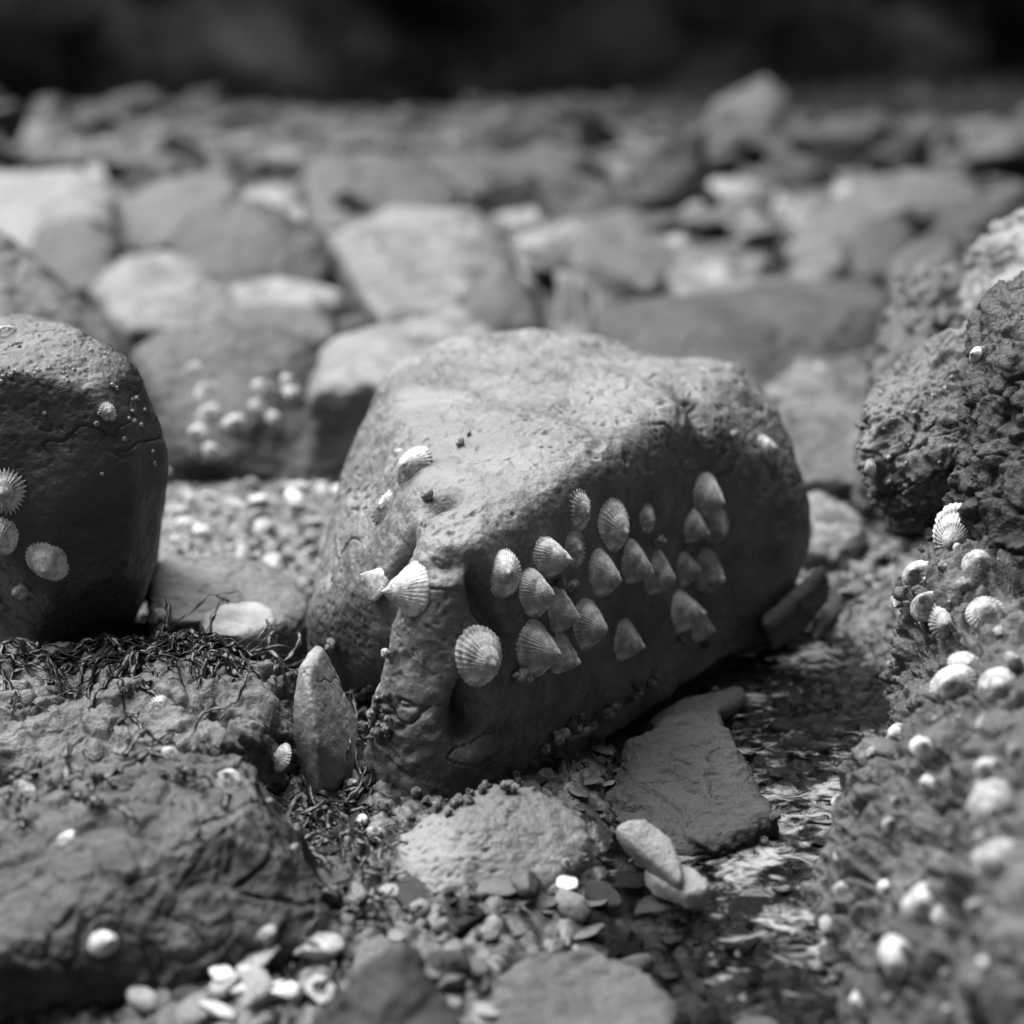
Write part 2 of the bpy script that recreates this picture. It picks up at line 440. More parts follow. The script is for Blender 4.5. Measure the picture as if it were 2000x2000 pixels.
rock('crusted_rock', 'barnacle and limpet crusted slope running down the right side', [R3], .007, 3, 2, lambda c, n, s, k: 1.2 * d_crag(c, n, s, 1) + .035 * fbm(c * 9, 2, s + 71), 1, M_CRAG, .085)
R4 = [P(*p) for p in [(1770,520,1.72),(1830,515,1.72),(1900,540,1.7),(1930,620,1.68),(1920,800,1.5),(1700,740,1.62),(1695,780,1.58),(1730,640,1.68),(1760,560,1.72),(1760,800,1.5)]]
R4 += [back(p, .2) for p in R4[:5]] + drop(R4)
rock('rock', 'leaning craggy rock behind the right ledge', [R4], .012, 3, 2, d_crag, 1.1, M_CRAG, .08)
R5 = [P(*p) for p in [(1905,560,1.52),(1925,500,1.55),(1960,450,1.58),(2080,380,1.6),(1895,660,1.46),(1960,640,1.42),(2080,640,1.4),(2080,520,1.45)]]
R5 += [back(p, .2) for p in R5] + drop(R5)
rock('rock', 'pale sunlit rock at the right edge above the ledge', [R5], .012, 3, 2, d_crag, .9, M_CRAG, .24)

# ---- middle distance
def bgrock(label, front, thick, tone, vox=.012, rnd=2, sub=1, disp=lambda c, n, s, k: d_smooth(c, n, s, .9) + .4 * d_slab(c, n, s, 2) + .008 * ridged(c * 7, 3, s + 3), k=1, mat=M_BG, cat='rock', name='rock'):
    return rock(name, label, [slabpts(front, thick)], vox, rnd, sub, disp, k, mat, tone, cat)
barn = bgrock('blurred rock with a cluster of pale limpets, behind the left dark rock',
       [(255,700,1.95),(320,655,2.0),(420,642,2.0),(520,650,2.0),(600,670,1.98),(640,730,1.95),(670,800,1.9),(690,880,1.86),(650,950,1.74),(480,800,1.78),(400,900,1.72),(520,930,1.72),(350,950,1.72),(290,900,1.75),(300,760,1.84)], .15, .032)
bgrock('long smooth boulder sloping down behind the dark left rock', [(-80,420,1.95),(0,462,1.9),(70,520,1.88),(150,595,1.85),(210,650,1.8),(250,710,1.75),(200,760,1.7),(-80,640,1.65),(0,640,1.65)], .3, .08, name='boulder', cat='boulder')
bgrock('pale smooth stone just behind the top left of the big boulder', [(600,760,1.75),(640,690,1.95),(720,642,2.05),(860,622,2.08),(900,604,2.1),(950,640,2.05),(1000,700,1.9),(700,760,1.75)], .2, .16)
bgrock('pale pyramid-shaped boulder in the middle distance', [(650,480,2.95),(690,450,3.05),(770,412,3.2),(930,416,3.2),(990,480,3.1),(1010,530,3.0),(900,600,2.7),(760,640,2.6),(700,570,2.75)], .4, .15, name='boulder', cat='boulder', vox=.014)
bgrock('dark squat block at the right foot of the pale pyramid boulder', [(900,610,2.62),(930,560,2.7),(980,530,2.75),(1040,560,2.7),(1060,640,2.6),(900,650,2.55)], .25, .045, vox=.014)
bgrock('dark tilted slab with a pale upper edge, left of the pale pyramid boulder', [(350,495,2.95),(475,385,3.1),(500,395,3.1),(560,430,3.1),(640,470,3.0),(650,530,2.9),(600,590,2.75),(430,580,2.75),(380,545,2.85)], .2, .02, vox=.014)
bgrock('pale angular rock with a dark underside on the left', [(175,570,2.75),(250,510,2.85),(330,502,2.9),(400,530,2.85),(460,600,2.7),(420,650,2.55),(250,640,2.5)], .3, .15, vox=.014)
bgrock('low flat pale stone under the dark tilted slab', [(455,560,2.7),(560,555,2.72),(670,570,2.7),(675,590,2.65),(560,600,2.6),(460,600,2.62)], .15, .22, vox=.015)
bgrock('dark lumpy stone under the low flat pale stone', [(430,610,2.5),(540,600,2.5),(650,610,2.5),(660,660,2.35),(450,660,2.35)], .12, .05, vox=.015)
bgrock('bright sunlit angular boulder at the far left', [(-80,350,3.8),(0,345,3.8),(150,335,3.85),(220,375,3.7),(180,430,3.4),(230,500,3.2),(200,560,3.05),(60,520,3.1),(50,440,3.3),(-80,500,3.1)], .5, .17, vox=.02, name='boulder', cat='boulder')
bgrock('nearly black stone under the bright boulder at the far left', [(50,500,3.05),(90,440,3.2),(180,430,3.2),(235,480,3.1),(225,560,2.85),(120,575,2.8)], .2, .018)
bgrock('black filler wedge painted as the shade in the gap between the hummocky boulder and the tilted slab', [(330,470,3.3),(370,420,3.4),(450,370,3.5),(480,385,3.5),(400,470,3.1),(340,500,3.1)], .15, .012)  # shade of the gap, put in as an added black rock
bgrock('grey hummocky boulder above the black gap', [(210,400,3.9),(330,350,4.1),(450,345,4.1),(470,380,3.9),(440,460,3.6),(300,490,3.5),(220,470,3.6)], .4, .05, vox=.02, name='boulder', cat='boulder')
bgrock('dark weathered boulder behind the pale pyramid boulder', [(590,350,4.3),(620,310,4.5),(720,300,4.6),(830,320,4.6),(900,370,4.4),(880,420,4.1),(740,440,3.9),(600,450,3.9)], .5, .03, vox=.02, rnd=2, k=1, name='boulder', cat='boulder')
bgrock('large flat-topped slab behind the right shoulder of the big boulder', [(1180,600,2.75),(1400,570,2.8),(1700,545,2.85),(1150,640,2.45),(1420,635,2.42),(1745,600,2.55),(1745,690,2.45),(1400,770,2.2),(1700,778,2.3),(1480,785,2.18)], .1, .018, vox=.014, name='slab', cat='slab')
bgrock('rounded grey boulder left of three in the right middle distance', [(1105,510,3.5),(1130,440,3.7),(1220,412,3.9),(1300,440,3.8),(1345,500,3.5),(1280,565,3.1),(1120,570,3.05)], .35, .06, vox=.014, name='boulder', cat='boulder')
bgrock('slanting grey slab between two boulders in the right middle distance', [(1300,480,3.6),(1400,440,3.85),(1500,480,3.7),(1570,540,3.3),(1560,570,3.1),(1450,585,3.0),(1310,575,3.05)], .3, .10, vox=.014, name='slab', cat='slab')
bgrock('pale leaning boulder right of three in the right middle distance', [(1510,520,3.4),(1560,445,3.8),(1650,402,4.0),(1705,430,3.8),(1670,520,3.4),(1600,570,3.0)], .3, .075, vox=.014, name='boulder', cat='boulder')
bgrock('black filler stone painted as the shaded hollow under the rounded boulder on the right', [(1665,470,3.5),(1700,425,3.7),(1770,430,3.7),(1790,490,3.4),(1740,535,3.1),(1670,535,3.1)], .2, .02, vox=.014)  # added rock, its black colour is the shade of the hollow
bgrock('rounded boulder with a black hollow beneath on the right', [(1620,400,4.3),(1700,350,4.5),(1800,335,4.6),(1880,350,4.5),(1930,390,4.3),(1900,430,4.1),(1760,410,4.0),(1640,440,4.1)], .5, .07, vox=.02, rnd=2, k=1, name='boulder', cat='boulder')
bgrock('pale rock seen in the gap right of the big boulder', [(1510,810,1.75),(1560,785,1.85),(1660,790,1.85),(1740,810,1.8),(1750,880,1.65),(1700,940,1.58),(1540,930,1.58)], .2, .09)
bgrock('small grey rock at the foot of the rock in the right gap', [(1530,990,1.52),(1580,960,1.55),(1650,980,1.55),(1690,1040,1.45),(1640,1080,1.4),(1550,1070,1.4)], .1, .2, vox=.008, disp=d_crag, k=.5, mat=M_CRAG)
bgrock('low grey rock to the right behind the leaning rock', [(1740,520,2.3),(1780,480,2.4),(1860,470,2.4),(1890,520,2.3),(1860,600,2.1),(1750,600,2.1)], .2, .04, vox=.014)
bgrock('broad flat rock between left rock and big boulder', [(285,1120,1.22),(330,1090,1.27),(450,1095,1.28),(540,1115,1.27),(595,1150,1.24),(604,1195,1.18),(540,1220,1.12),(290,1200,1.12)], .1, .17, vox=.007, sub=2, disp=d_slab, k=.8, mat=M_SLAB)
bgrock('smooth pale oval stone on the gravel, upper of two, behind the sea wrack', [(385,1205,1.11),(440,1178,1.15),(500,1172,1.16),(535,1190,1.14),(538,1215,1.10),(480,1240,1.07),(400,1235,1.07)], .05, .38, vox=.005, sub=2, disp=d_smooth, k=.5, mat=M_PEB, name='stone', cat='stone')

# ------------------------------------------------------------------ ground, one graded sheet
def graded(pts):
    out = []
    for (a, b, n) in pts: out += list(np.linspace(a, b, n, endpoint=False))
    return np.array(out + [pts[-1][1]])
gx = graded([(-40, -6, 20), (-6, -1.2, 50), (-1.2, -.5, 80), (-.5, .5, 420), (.5, 1.2, 80), (1.2, 6, 50), (6, 40, 20)])
gy = graded([(-3, .45, 20), (.45, .6, 30), (.6, 1.5, 420), (1.5, 2.6, 160), (2.6, 6, 120), (6, 22, 80), (22, 60, 12)])
X, Y = np.meshgrid(gx, gy)
co = np.stack([X.ravel(), Y.ravel(), np.zeros(X.size)], 1)
x, y = co[:, 0], co[:, 1]
q = co + .004 * np.stack([vn(co * 90, 1), vn(co * 90, 2), co[:, 0] * 0], 1)
near = sstep(2.4, 1.5, y)
w1, w2, cid = worley(q * np.array([75, 75, 1]), 5)
u1, u2, cid2 = worley(q * np.array([170, 170, 1]), 15)
h = near * (.007 * np.sqrt(np.clip(1 - (w1 / .75) ** 2, 0, 1)) * (.4 + cid) + .0025 * np.sqrt(np.clip(1 - (u1 / .7) ** 2, 0, 1)))
h += .010 * fbm(co * np.array([5, 5, 1]), 3, 8) * near
far = sstep(1.6, 3, y)
v1, v2, cd = worley(co * np.array([3.2, 3.2, 1]), 25)
h += far * (.09 * np.sqrt(np.clip(1 - (v1 / .8) ** 2, 0, 1)) * (.2 + cd) + .03 * fbm(co * np.array([6, 6, 1]), 3, 9))
h += sstep(3, 9, y) * .05 * np.sin(x * 1.3 + y * .4)
# the pool: a shallow basin on the right running forward
pc = .20 - .05 * sstep(1.0, .7, y)
pool = sstep(.17, .08, np.abs(x - pc)) * sstep(.55, .62, y) * sstep(1.36, 1.2, y)
h = h * (1 - .45 * pool) - .024 * pool + .003
co[:, 2] = h
ny, nx = X.shape
ii = (np.arange(ny - 1)[:, None] * nx + np.arange(nx - 1)[None, :]).ravel()
F = np.stack([ii, ii + 1, ii + nx + 1, ii + nx], 1)
gme = mesh_np('ground', co, F)
mg, t, b = newmat('shingle')
tc = N(t, 'ShaderNodeTexCoord')
mp = N(t, 'ShaderNodeMapping'); mp.inputs['Scale'].default_value = (1, 1, .15); t.links.new(tc.outputs['Object'], mp.inputs[0])
v = N(t, 'ShaderNodeTexVoronoi'); v.inputs['Scale'].default_value = 85; t.links.new(mp.outputs[0], v.inputs['Vector'])
cellv = N(t, 'ShaderNodeRGBToBW'); t.links.new(v.outputs['Color'], cellv.inputs[0])
big = noise(t, tc.outputs['Object'], 5, 4, .6)
fine = noise(t, tc.outputs['Object'], 240, 4, .7)
val = math_(t, 'MULTIPLY', ramp(t, cellv.outputs[0], .2, .85, .04, .26), ramp(t, big, .35, .65, .55, 1.35))
val = math_(t, 'MULTIPLY', math_(t, 'MULTIPLY', val, ramp(t, fine, .3, .7, .7, 1.3)), .3)
t.links.new(val, b.inputs['Base Color'])
t.links.new(ramp(t, big, .4, .6, .2, .5), b.inputs['Roughness'])
bp = N(t, 'ShaderNodeBump'); bp.inputs['Strength'].default_value = .7; bp.inputs['Distance'].default_value = .002
t.links.new(fine, bp.inputs['Height']); t.links.new(bp.outputs[0], b.inputs['Normal'])
gme.materials.append(mg)
ground = bpy.data.objects.new('ground', gme); COL.objects.link(ground); tag(ground, 'shingle and gravel of the beach between the rocks', 'ground', kind='structure')
print('ground', time.time() - T0)

# ------------------------------------------------------------------ dark hillside behind the beach
hx = np.linspace(-60, 60, 160); hz = np.linspace(0, 1, 60)
HX, HZ = np.meshgrid(hx, hz)
hy = 17.5 + 16 * HZ ** 1.3 + 1.6 * np.sin(HX * .22) 
co = np.stack([HX.ravel(), hy.ravel(), (-.3 + 26 * HZ).ravel()], 1)
n_ = fbm(co * .35, 4, 90)
co[:, 1] += -2.2 * n_
ny, nx = HX.shape
ii = (np.arange(ny - 1)[:, None] * nx + np.arange(nx - 1)[None, :]).ravel()
F = np.stack([ii, ii + 1, ii + nx + 1, ii + nx], 1)
hme = mesh_np('hillside', co, F)
mh, t, b = newmat('dark_hillside')
tc = N(t, 'ShaderNodeTexCoord')
t.links.new(ramp(t, noise(t, tc.outputs['Object'], .45, 5, .65), .35, .7, .002, .075), b.inputs['Base Color'])
b.inputs['Roughness'].default_value = .9; b.inputs['Specular IOR Level'].default_value = .1
hme.materials.append(mh)
hill = bpy.data.objects.new('hillside', hme); COL.objects.link(hill); tag(hill, 'very dark overgrown hillside behind the beach', 'hillside', kind='structure')

# ------------------------------------------------------------------ casting helpers
def refresh():
    bpy.context.view_layer.update()
    return bpy.context.evaluated_depsgraph_get()
DG = refresh()
def cast(px, py):
    r = ray(px, py).normalized()
    ok, loc, no, i, ob, mt = scene.ray_cast(DG, ORG, r)
    return (loc, no, ob) if ok else None
def down(x, y, z0=.45):
    ok, loc, no, i, ob, mt = scene.ray_cast(DG, Vector((x, y, z0)), Vector((0, 0, -1)))
    return (loc, no, ob) if ok else None
def mpp(loc):                               # metres per picture pixel at a point
    v = loc - ORG
    return (v.y * CP - v.z * SP) * .7 / 2000
def basis(n, up, rot=0.0):
    z = n.normalized()
    yv = (up - z * up.dot(z)).normalized()
    xv = yv.cross(z)
    M = Matrix((xv, yv, z)).transposed().to_4x4()
    return M @ Matrix.Rotation(rot, 4, 'Z')

# ------------------------------------------------------------------ limpet shells
def limpet_mesh(seed, ribs, H, depth, scal, apex, conv, contrast):
    nr, ns = 20, 192
    th = np.linspace(0, 2 * math.pi, ns, endpoint=False)
    r = np.linspace(0.0, 1, nr + 1)[1:]
    rg = np.random.default_rng(seed)
    warp = sum(rg.uniform(-.5, .5) / k * np.sin(k * th + rg.uniform(0, 6)) for k in (1, 2, 3)) * .35
    ph = ribs * th / 2 + warp * 3
    rib = 1 - np.abs(np.sin(ph)) ** .8 * 1.0
    rib = np.clip(rib, 0, 1)
    minor = .5 + .5 * np.cos(ribs * 3 * th + warp * 9)
    amp = .6 + .4 * np.array([rg.random() for _ in range(ns)])
    amp = np.convolve(np.r_[amp, amp, amp], np.ones(9) / 9, 'same')[ns:2 * ns]
    chip = np.ones(ns)
    for _c in range(rg.integers(1, 4)):
        chip -= rg.uniform(.03, .09) * np.exp(-((np.angle(np.exp(1j * (th - rg.uniform(0, 6.28))))) / rg.uniform(.05, .16)) ** 2)
    out = 1 + .05 * np.sin(2 * th + rg.uniform(0, 6)) + .03 * np.sin(3 * th + rg.uniform(0, 6))
    V, T = [], []
    for k, rr in enumerate(r):
        rad = rr * out * (1 + (chip - 1) * rr ** 6) * (1 + scal * rib * amp * rr ** 2)
        z = H * (1 - rr ** conv)
        off = apex * (1 - rr)
        zz = z + depth * rib * amp * min(1, rr * 1.6) + .012 * math.sin(rr * 40 + seed) * rr + .01 * math.sin(rr * 17 + seed)
        x = .42 * rad * np.cos(th); y = .5 * rad * np.sin(th) - off
        if rr == 1: zz = zz * .3
        V.append(np.stack([x, y, zz + rg.normal(0, .004, ns)], 1))
        tt = (1.12 - contrast) + contrast * (.75 * rib * amp + .25 * minor)
        tt = tt * (1 + .12 * math.sin(rr * 23 + seed)) * (1.25 if rr < .16 else 1.0)
        T.append(tt)
    V.append(np.array([[0, -apex, H * 1.0]])); T.append([1.1])
    V = V + [np.stack([V[nr - 1][:, 0] * .96, V[nr - 1][:, 1] * .96, np.full(ns, -.06)], 1), np.array([[0, 0, -.06]])]
    T += [np.full(ns, .5), [.5]]
    ap = nr * ns; bot = ap + 1; bc = bot + ns
    V = np.concatenate(V); T = np.concatenate([np.asarray(a, float) for a in T])
    F = []
    s = np.arange(ns); s2 = (s + 1) % ns
    for k in range(nr - 1):
        a, c = k * ns, (k + 1) * ns
        F.append(np.stack([a + s, c + s, c + s2, a + s2], 1))
    a = (nr - 1) * ns
    F.append(np.stack([a + s, bot + s, bot + s2, a + s2], 1))
    F = np.concatenate(F)
    bm_faces = [tuple(f) for f in F] + [(int(i), int(j), ap) for i, j in zip(s, s2)] + [(int(bot + j), int(bot + i), bc) for i, j in zip(s, s2)]
    me = bpy.data.meshes.new('limpet'); me.from_pydata(V.tolist(), [], bm_faces)
    me.polygons.foreach_set('use_smooth', np.ones(len(me.polygons), dtype=bool))
    set_tone(me, T); me.materials.append(M_SHELL); me.update()
    return me
LM = {}
def LMget(v):
    if v not in LM:
        kind, sd = v[0], int(v[1:])
        if kind == 'r': LM[v] = limpet_mesh(sd, 34 + sd % 5 * 3, .50 + .035 * (sd * 7 % 5), .028, .035, .10, 1.18, .55)   # ribbed
        if kind == 'w': LM[v] = limpet_mesh(sd, 26 + sd % 4 * 2, .36 + .03 * (sd % 4), .030, .05, .08, 1.25, .38)    # wide pale
        if kind == 's': LM[v] = limpet_mesh(sd, 22 + sd % 3 * 2, .34, .060, .30, .04, 1.15, .45)    # spiky
        if kind == 'p': LM[v] = limpet_mesh(sd, 40, .62, .008, .01, .10, 1.10, .15)                  # smooth
        if kind == 't': LM[v] = limpet_mesh(sd, 36, .62, .022, .02, .06, 1.10, .40)                  # tall
    return LM[v]
PLACED = []
def limpet(px, py, size, var, tone, label, rot=0.0, nrm=None, up=Vector((0, 0, 1)), group=None, sink=.0, spread=.3):
    h = cast(px, py)
    if not h: print('limpet miss', label); return
    loc, no, ob = h
    n = Vector(no)
    pts = [loc]
    for dx, dy in ((-.3, 0), (.3, 0), (0, -.35), (0, .35), (-.2, -.2), (.2, .2)):
        c = cast(px + dx * size * spread * 2, py + dy * size * spread * 2)
        if c and c[2] == ob and (c[0] - loc).length < 3 * size * mpp(loc): n += c[1]
    n.normalize()
    if nrm is not None: n = Vector(nrm).normalized()
    s = size * mpp(loc)
    if abs(n.z) > .9: up = Vector((.3, 1, 0))
    o = bpy.data.objects.new('limpet', LMget(var)); COL.objects.link(o)
    o.matrix_world = Matrix.Translation(loc - n * (.055 + sink) * s) @ basis(n, up, rot) @ Matrix.Scale(s, 4)
    tone = min(.9, tone * 1.1 * (2.0 + 1.0 * sstep(1150, 1400, px) if px < 1560 and py < 1450 else 1.0)); o.color = (tone, tone, tone, 1)  # tone raised more toward the shaded right, fill light put into shell colour
    tag(o, label, 'limpet', group)
    PLACED.append(o)
    return o

def C4(x, y): return 900 + x * .3106, 900 + y * .3106
main_l = [  # crop x, y, height, variant, tone, label, rot
 (262,695,250,'r1',.72,'brightest white-topped limpet at the left end of the upper row on the big boulder',0),
 (545,600,245,'r2',.42,'brown-banded ribbed limpet right of and above the bright white-topped one',.3),
 (708,548,180,'s1',.46,'small spiky-edged limpet touching the right of the brown-banded one',.1),
 (750,312,190,'s2',.50,'spiky pale limpet, highest of the left half of the cluster',-.2),
 (960,412,285,'w1',.45,'largest round limpet with a pale worn tip near the top of the cluster',.1),
 (1165,368,140,'s3',.55,'smallest spiky white limpet right of the largest round one',.1),
 (445,820,290,'r3',.50,'tall ribbed limpet just below the bright white-topped one',.1),
 (608,940,245,'r4',.46,'ribbed limpet wedged between two others in the middle of the big boulder face',.1),
 (782,1020,295,'r5',.54,'boldly ribbed limpet with a pale tip at the lower right of the four stepped ones',0),
 (455,1170,320,'r6',.48,'large steep ribbed limpet above the pale periwinkle pair',.05),
 (612,1215,225,'r7',.44,'small ribbed limpet overlapped from the left by the large steep one',0),
 (125,1230,325,'w2',.62,'big pale creamy limpet set apart low on the leg of the boulder',0),
 (890,710,245,'r8',.48,'dark-speckled round limpet alone in the centre of the face',0),
 (1072,640,240,'r9',.45,'ribbed limpet below the largest round one, first of the row of four',.1),
 (1222,700,270,'r10',.44,'ribbed limpet with a periwinkle on its top, second of the row of four',.1),
 (1378,665,230,'r11',.43,'ribbed limpet third of the row of four',.15),
 (1532,690,250,'r12',.30,'dim ribbed limpet last of the row of four, at its right end',.1),
 (1525,215,270,'r13',.48,'large ribbed limpet topmost of the group at the upper right of the face',.2),
 (1450,412,190,'r14',.44,'small ribbed limpet below left of the topmost right one',.1),
 (1592,400,220,'r15',.36,'dim ribbed limpet tucked right under the topmost right one',.1),
 (1382,935,250,'p1',.34,'smooth grey limpet upper of the two smooth ones at the dark end',.1),
 (1490,1030,190,'p2',.30,'smooth pointed grey limpet sticking out to the right at the dark end',-.4),
 (1025,1122,230,'t1',.45,'dark-flecked limpet alone low on the right of the face',0),
]
for x, y, s, v_, tn, lb, rt in main_l:
    px, py = C4(x, y)
    limpet(px, py, s * .3106 * (1.3 if v_[0] == 's' else 1.25), v_, tn, lb, rt, nrm=(.25, -.85, .42) if v_ == 'r1' else ((.6, -.78, .1) if v_ == 'w2' else None))
limpet(806, 912, 88, 'w3', .62, 'pale banded limpet on the upper left flank of the big boulder', -.35, nrm=(-.35, -.75, .55))
limpet(757, 990, 72, 's4', .40, 'scallop-edged limpet below the banded one on the left flank', -.6, nrm=(-.6, -.6, .5))
limpet(1500, 877, 62, 'w4', .42, 'blurred limpet near the right outline of the big boulder', .6)
limpet(776, 884, 18, 'p3', .4, 'tiny limpet left of the banded one on the left flank')
limpet(806, 1152, 118, 't2', .68, 'white limpet seen in profile against the ridge of the boulder leg, larger of two', .1, nrm=(-.86, -.42, .2), sink=.02)
limpet(738, 1138, 76, 't3', .62, 'white limpet in profile on the left lobe, smaller of the two on the ridge', .2, nrm=(-.75, -.25, .6), sink=.02)
# left rock
limpet(14, 958, 82, 's5', .62, 'bright ribbed limpet at the left edge, upper of the two cut by the frame', .2)
limpet(0, 1046, 90, 'w5', .58, 'ribbed limpet cut by the left edge, just above the lone oval one', .3)
limpet(92, 1096, 94, 'w6', .60, 'oval cream limpet low on the dark left rock, above a periwinkle', .2)
limpet(211, 805, 36, 's6', .6, 'tiny star-shaped spiky limpet high on the dark left rock', .2)
limpet(10, 648, 46, 's7', .62, 'star-shaped spiky limpet at the top left corner of the dark left rock', .2)
limpet(316, 1377, 52, 's8', .72, 'white spiky limpet on top of the pale crusted rock', .3)
limpet(306, 1202, 42, 'w7', .5, 'blurred striped limpet behind the sea wrack', .2)
limpet(548, 1480, 58, 'w8', .62, 'pale banded limpet half hidden behind the pointed upright stone', .2, nrm=(-.5,-.5,.6))
# blurred cluster on the rock behind
bl = [(375,722,44),(402,765,58),(405,815,66),(457,828,50),(386,847,48),(416,884,46),(535,825,58),(505,793,46),(512,756,46),(562,745,44),(572,772,50)]
bn = ['highest','second down','large one halfway down','right of the large one','left below the large one','lowest','lowest right','middle right','upper middle right','top right','right-hand edge']
for (px, py, s), nm in zip(bl, bn):
    limpet(px, py, s, 'w%d' % (9 + (px % 3)), .66, 'blurred round pale limpet, %s of the cluster on the background rock' % nm, px * .1)
limpet(1605, 716, 36, 'w9', .6, 'lone blurred limpet on the big background slab at the right')
limpet(738, 480, 36, 'w10', .6, 'lone blurred limpet on the pale pyramid boulder')
# foreground
for px, py, s, nm in [(42,1542,58,'at the far left of'),(126,1640,44,'left of centre on'),(445,1520,56,'on the bright top of'),(576,1655,28,'at the right side of'),(203,1842,60,'lower left on'),(524,1828,46,'dim, lower right on'),(300,1478,44,'on the back edge of'),(330,1470,40,'right of another on the back edge of')]:
    limpet(px, py, s, 'w%d' % (9 + px % 3), .78 if px != 524 else .45, 'blurred white limpet %s the blurred dark boulder' % nm, px * .1)
# right slope
rs = [(1868,1045,120,'w11',.62,'large domed pale limpet at the top of the crusted slope'),(1908,1100,64,'w10',.5,'round grey limpet under the large domed one'),
 (1790,1122,66,'t4',.55,'tall pointed limpet on the inner edge of the slope'),(1808,1182,70,'t5',.42,'grey triangular limpet below the tall pointed one'),(1852,1212,92,'w10',.6,'smooth pale limpet in the middle of the upper slope'),
 (1858,1340,96,'w11',.66,'smooth white limpet with a smaller one on its shoulder'),(1888,1300,70,'w9',.62,'smaller smooth limpet on the shoulder of the white one'),(1950,1340,80,'w10',.7,'bright white blurred limpet near the right edge of the slope'),
 (1748,1435,46,'w9',.6,'small pale limpet where the slope meets the pool'),(1804,1458,56,'p4',.6,'small smooth limpet right of the one beside the pool'),(1930,1200,86,'w10',.62,'elongated pale limpet high at the right of the slope'),
 (1935,1580,110,'w11',.42,'round blurred limpet halfway down the right edge'),(1815,1765,110,'w11',.6,'large round blurred limpet low on the slope'),(1925,1500,60,'w11',.66,'bright small blurred limpet above the round one at the right edge'),
 (1750,1872,84,'w9',.66,'oblong white blurred limpet near the bottom of the slope'),(1680,1955,60,'w11',.75,'white blurred limpet at the foot of the slope'),(1845,1785,60,'w10',.7,'bright limpet touching the large round blurred one'),
 (1645,1735,40,'w9',.5,'small blurred limpet low on the pool side of the slope'),(1812,1530,36,'p4',.6,'tiny bright limpet in the middle of the slope'),(1950,1690,120,'w10',.42,'broad blurred limpet at the lower right edge')]
for px, py, s, v_, tn, lb in rs:
    limpet(px, py, s, v_, tn, lb, px * .37, sink=.02)
limpet(1905, 692, 32, 'p4', .75, 'bright white little limpet on the upper rim of the ledge')
limpet(1700, 915, 40, 'w9', .5, 'limpet in profile under the left tip of the ledge', 0, nrm=(-.9,-.3,-.1))
for i in range(70):                         # small shells all over the crusted slope
    px = rng.uniform(1600, 2000); py = rng.uniform(1050, 2000)
    h = cast(px, py)
    if h and h[2].name.startswith('crusted_rock'):
        sz_, tn_ = rng.uniform(14, 46), rng.uniform(.15, .5)
        limpet(px, py, sz_, random.choice(['r13','r8','w9','t4','p5']), tn_, '%s %s shell on the %s %s crusted slope' % ('tiny' if sz_ < 24 else 'small' if sz_ < 36 else 'blurred', 'pale' if tn_ > .48 else 'grey', 'upper' if py < 1350 else 'middle' if py < 1680 else 'lowest', 'pool-side' if px < 1780 else 'outer'), rng.uniform(0, 6), group='small shells crusting the right-hand slope', sink=.04)

# ------------------------------------------------------------------ periwinkles
def wink_mesh(seed, gfac=2.1, spire=1.0, nturn=3.2):
    npz, nc = 90, 20
    V, T = [], []
    for i in range(npz):
        t_ = i / (npz - 1) * nturn
        s = gfac ** (t_ - nturn)
        a = t_ * 2 * math.pi
        cx, cy, cz = .36 * s * math.cos(a), .36 * s * math.sin(a), -1.05 * spire * s
        rr = .40 * s * (1 + .02 * math.sin(i * 1.7))
        for j in range(nc):
            b_ = j / nc * 2 * math.pi
            e = Vector((math.cos(a) * math.cos(b_), math.sin(a) * math.cos(b_), math.sin(b_) * 1.18))
            V.append((cx + e.x * rr, cy + e.y * rr, cz + e.z * rr))
            T.append(.8 + .25 * math.cos(b_ * 4 + seed) * .5 + (.55 if t_ < nturn - 1.7 else 0) + .15 * math.sin(t_ * 9 + seed))
    F = []
    for i in range(npz - 1):
        for j in range(nc):
            F.append((i * nc + j, i * nc + (j + 1) % nc, (i + 1) * nc + (j + 1) % nc, (i + 1) * nc + j))
    F.append(tuple((npz - 1) * nc + j for j in range(nc))); F.append(tuple(reversed(range(nc))))
    V = np.array(V); c = (V.max(0) + V.min(0)) / 2; sc = (V.max(0) - V.min(0)).max(); V = (V - c) / sc
    me = bpy.data.meshes.new('periwinkle'); me.from_pydata(V.tolist(), [], F)
    me.polygons.foreach_set('use_smooth', np.ones(len(me.polygons), dtype=bool))
    set_tone(me, T); me.materials.append(M_WINK); me.update()
    return me
WM = [wink_mesh(i, 1.9 + .1 * i, .85 + .12 * i) for i in range(4)]
def winkle(px, py, size, tone, label, axis=None, group=None, mesh=None):
    h = cast(px, py)
    if not h: return
    loc, no, ob = h
    s = size * mpp(loc)
    if axis is None: axis = Vector((random.uniform(-1, 1), random.uniform(-.8, -.1), random.uniform(.1, 1)))
    axis = Vector(axis).normalized()
    o = bpy.data.objects.new('periwinkle', mesh or random.choice(WM)); COL.objects.link(o)
    o.matrix_world = Matrix.Translation(loc + no * s * .32) @ basis(axis, Vector((.1, .2, 1)) if abs(axis.z) < .9 else Vector((1, 0, 0)), random.uniform(0, 6)) @ Matrix.Scale(s, 4)
    tone *= 1.5; o.color = (tone, tone, tone, 1)
    tag(o, label, 'sea snail', group)
    return o
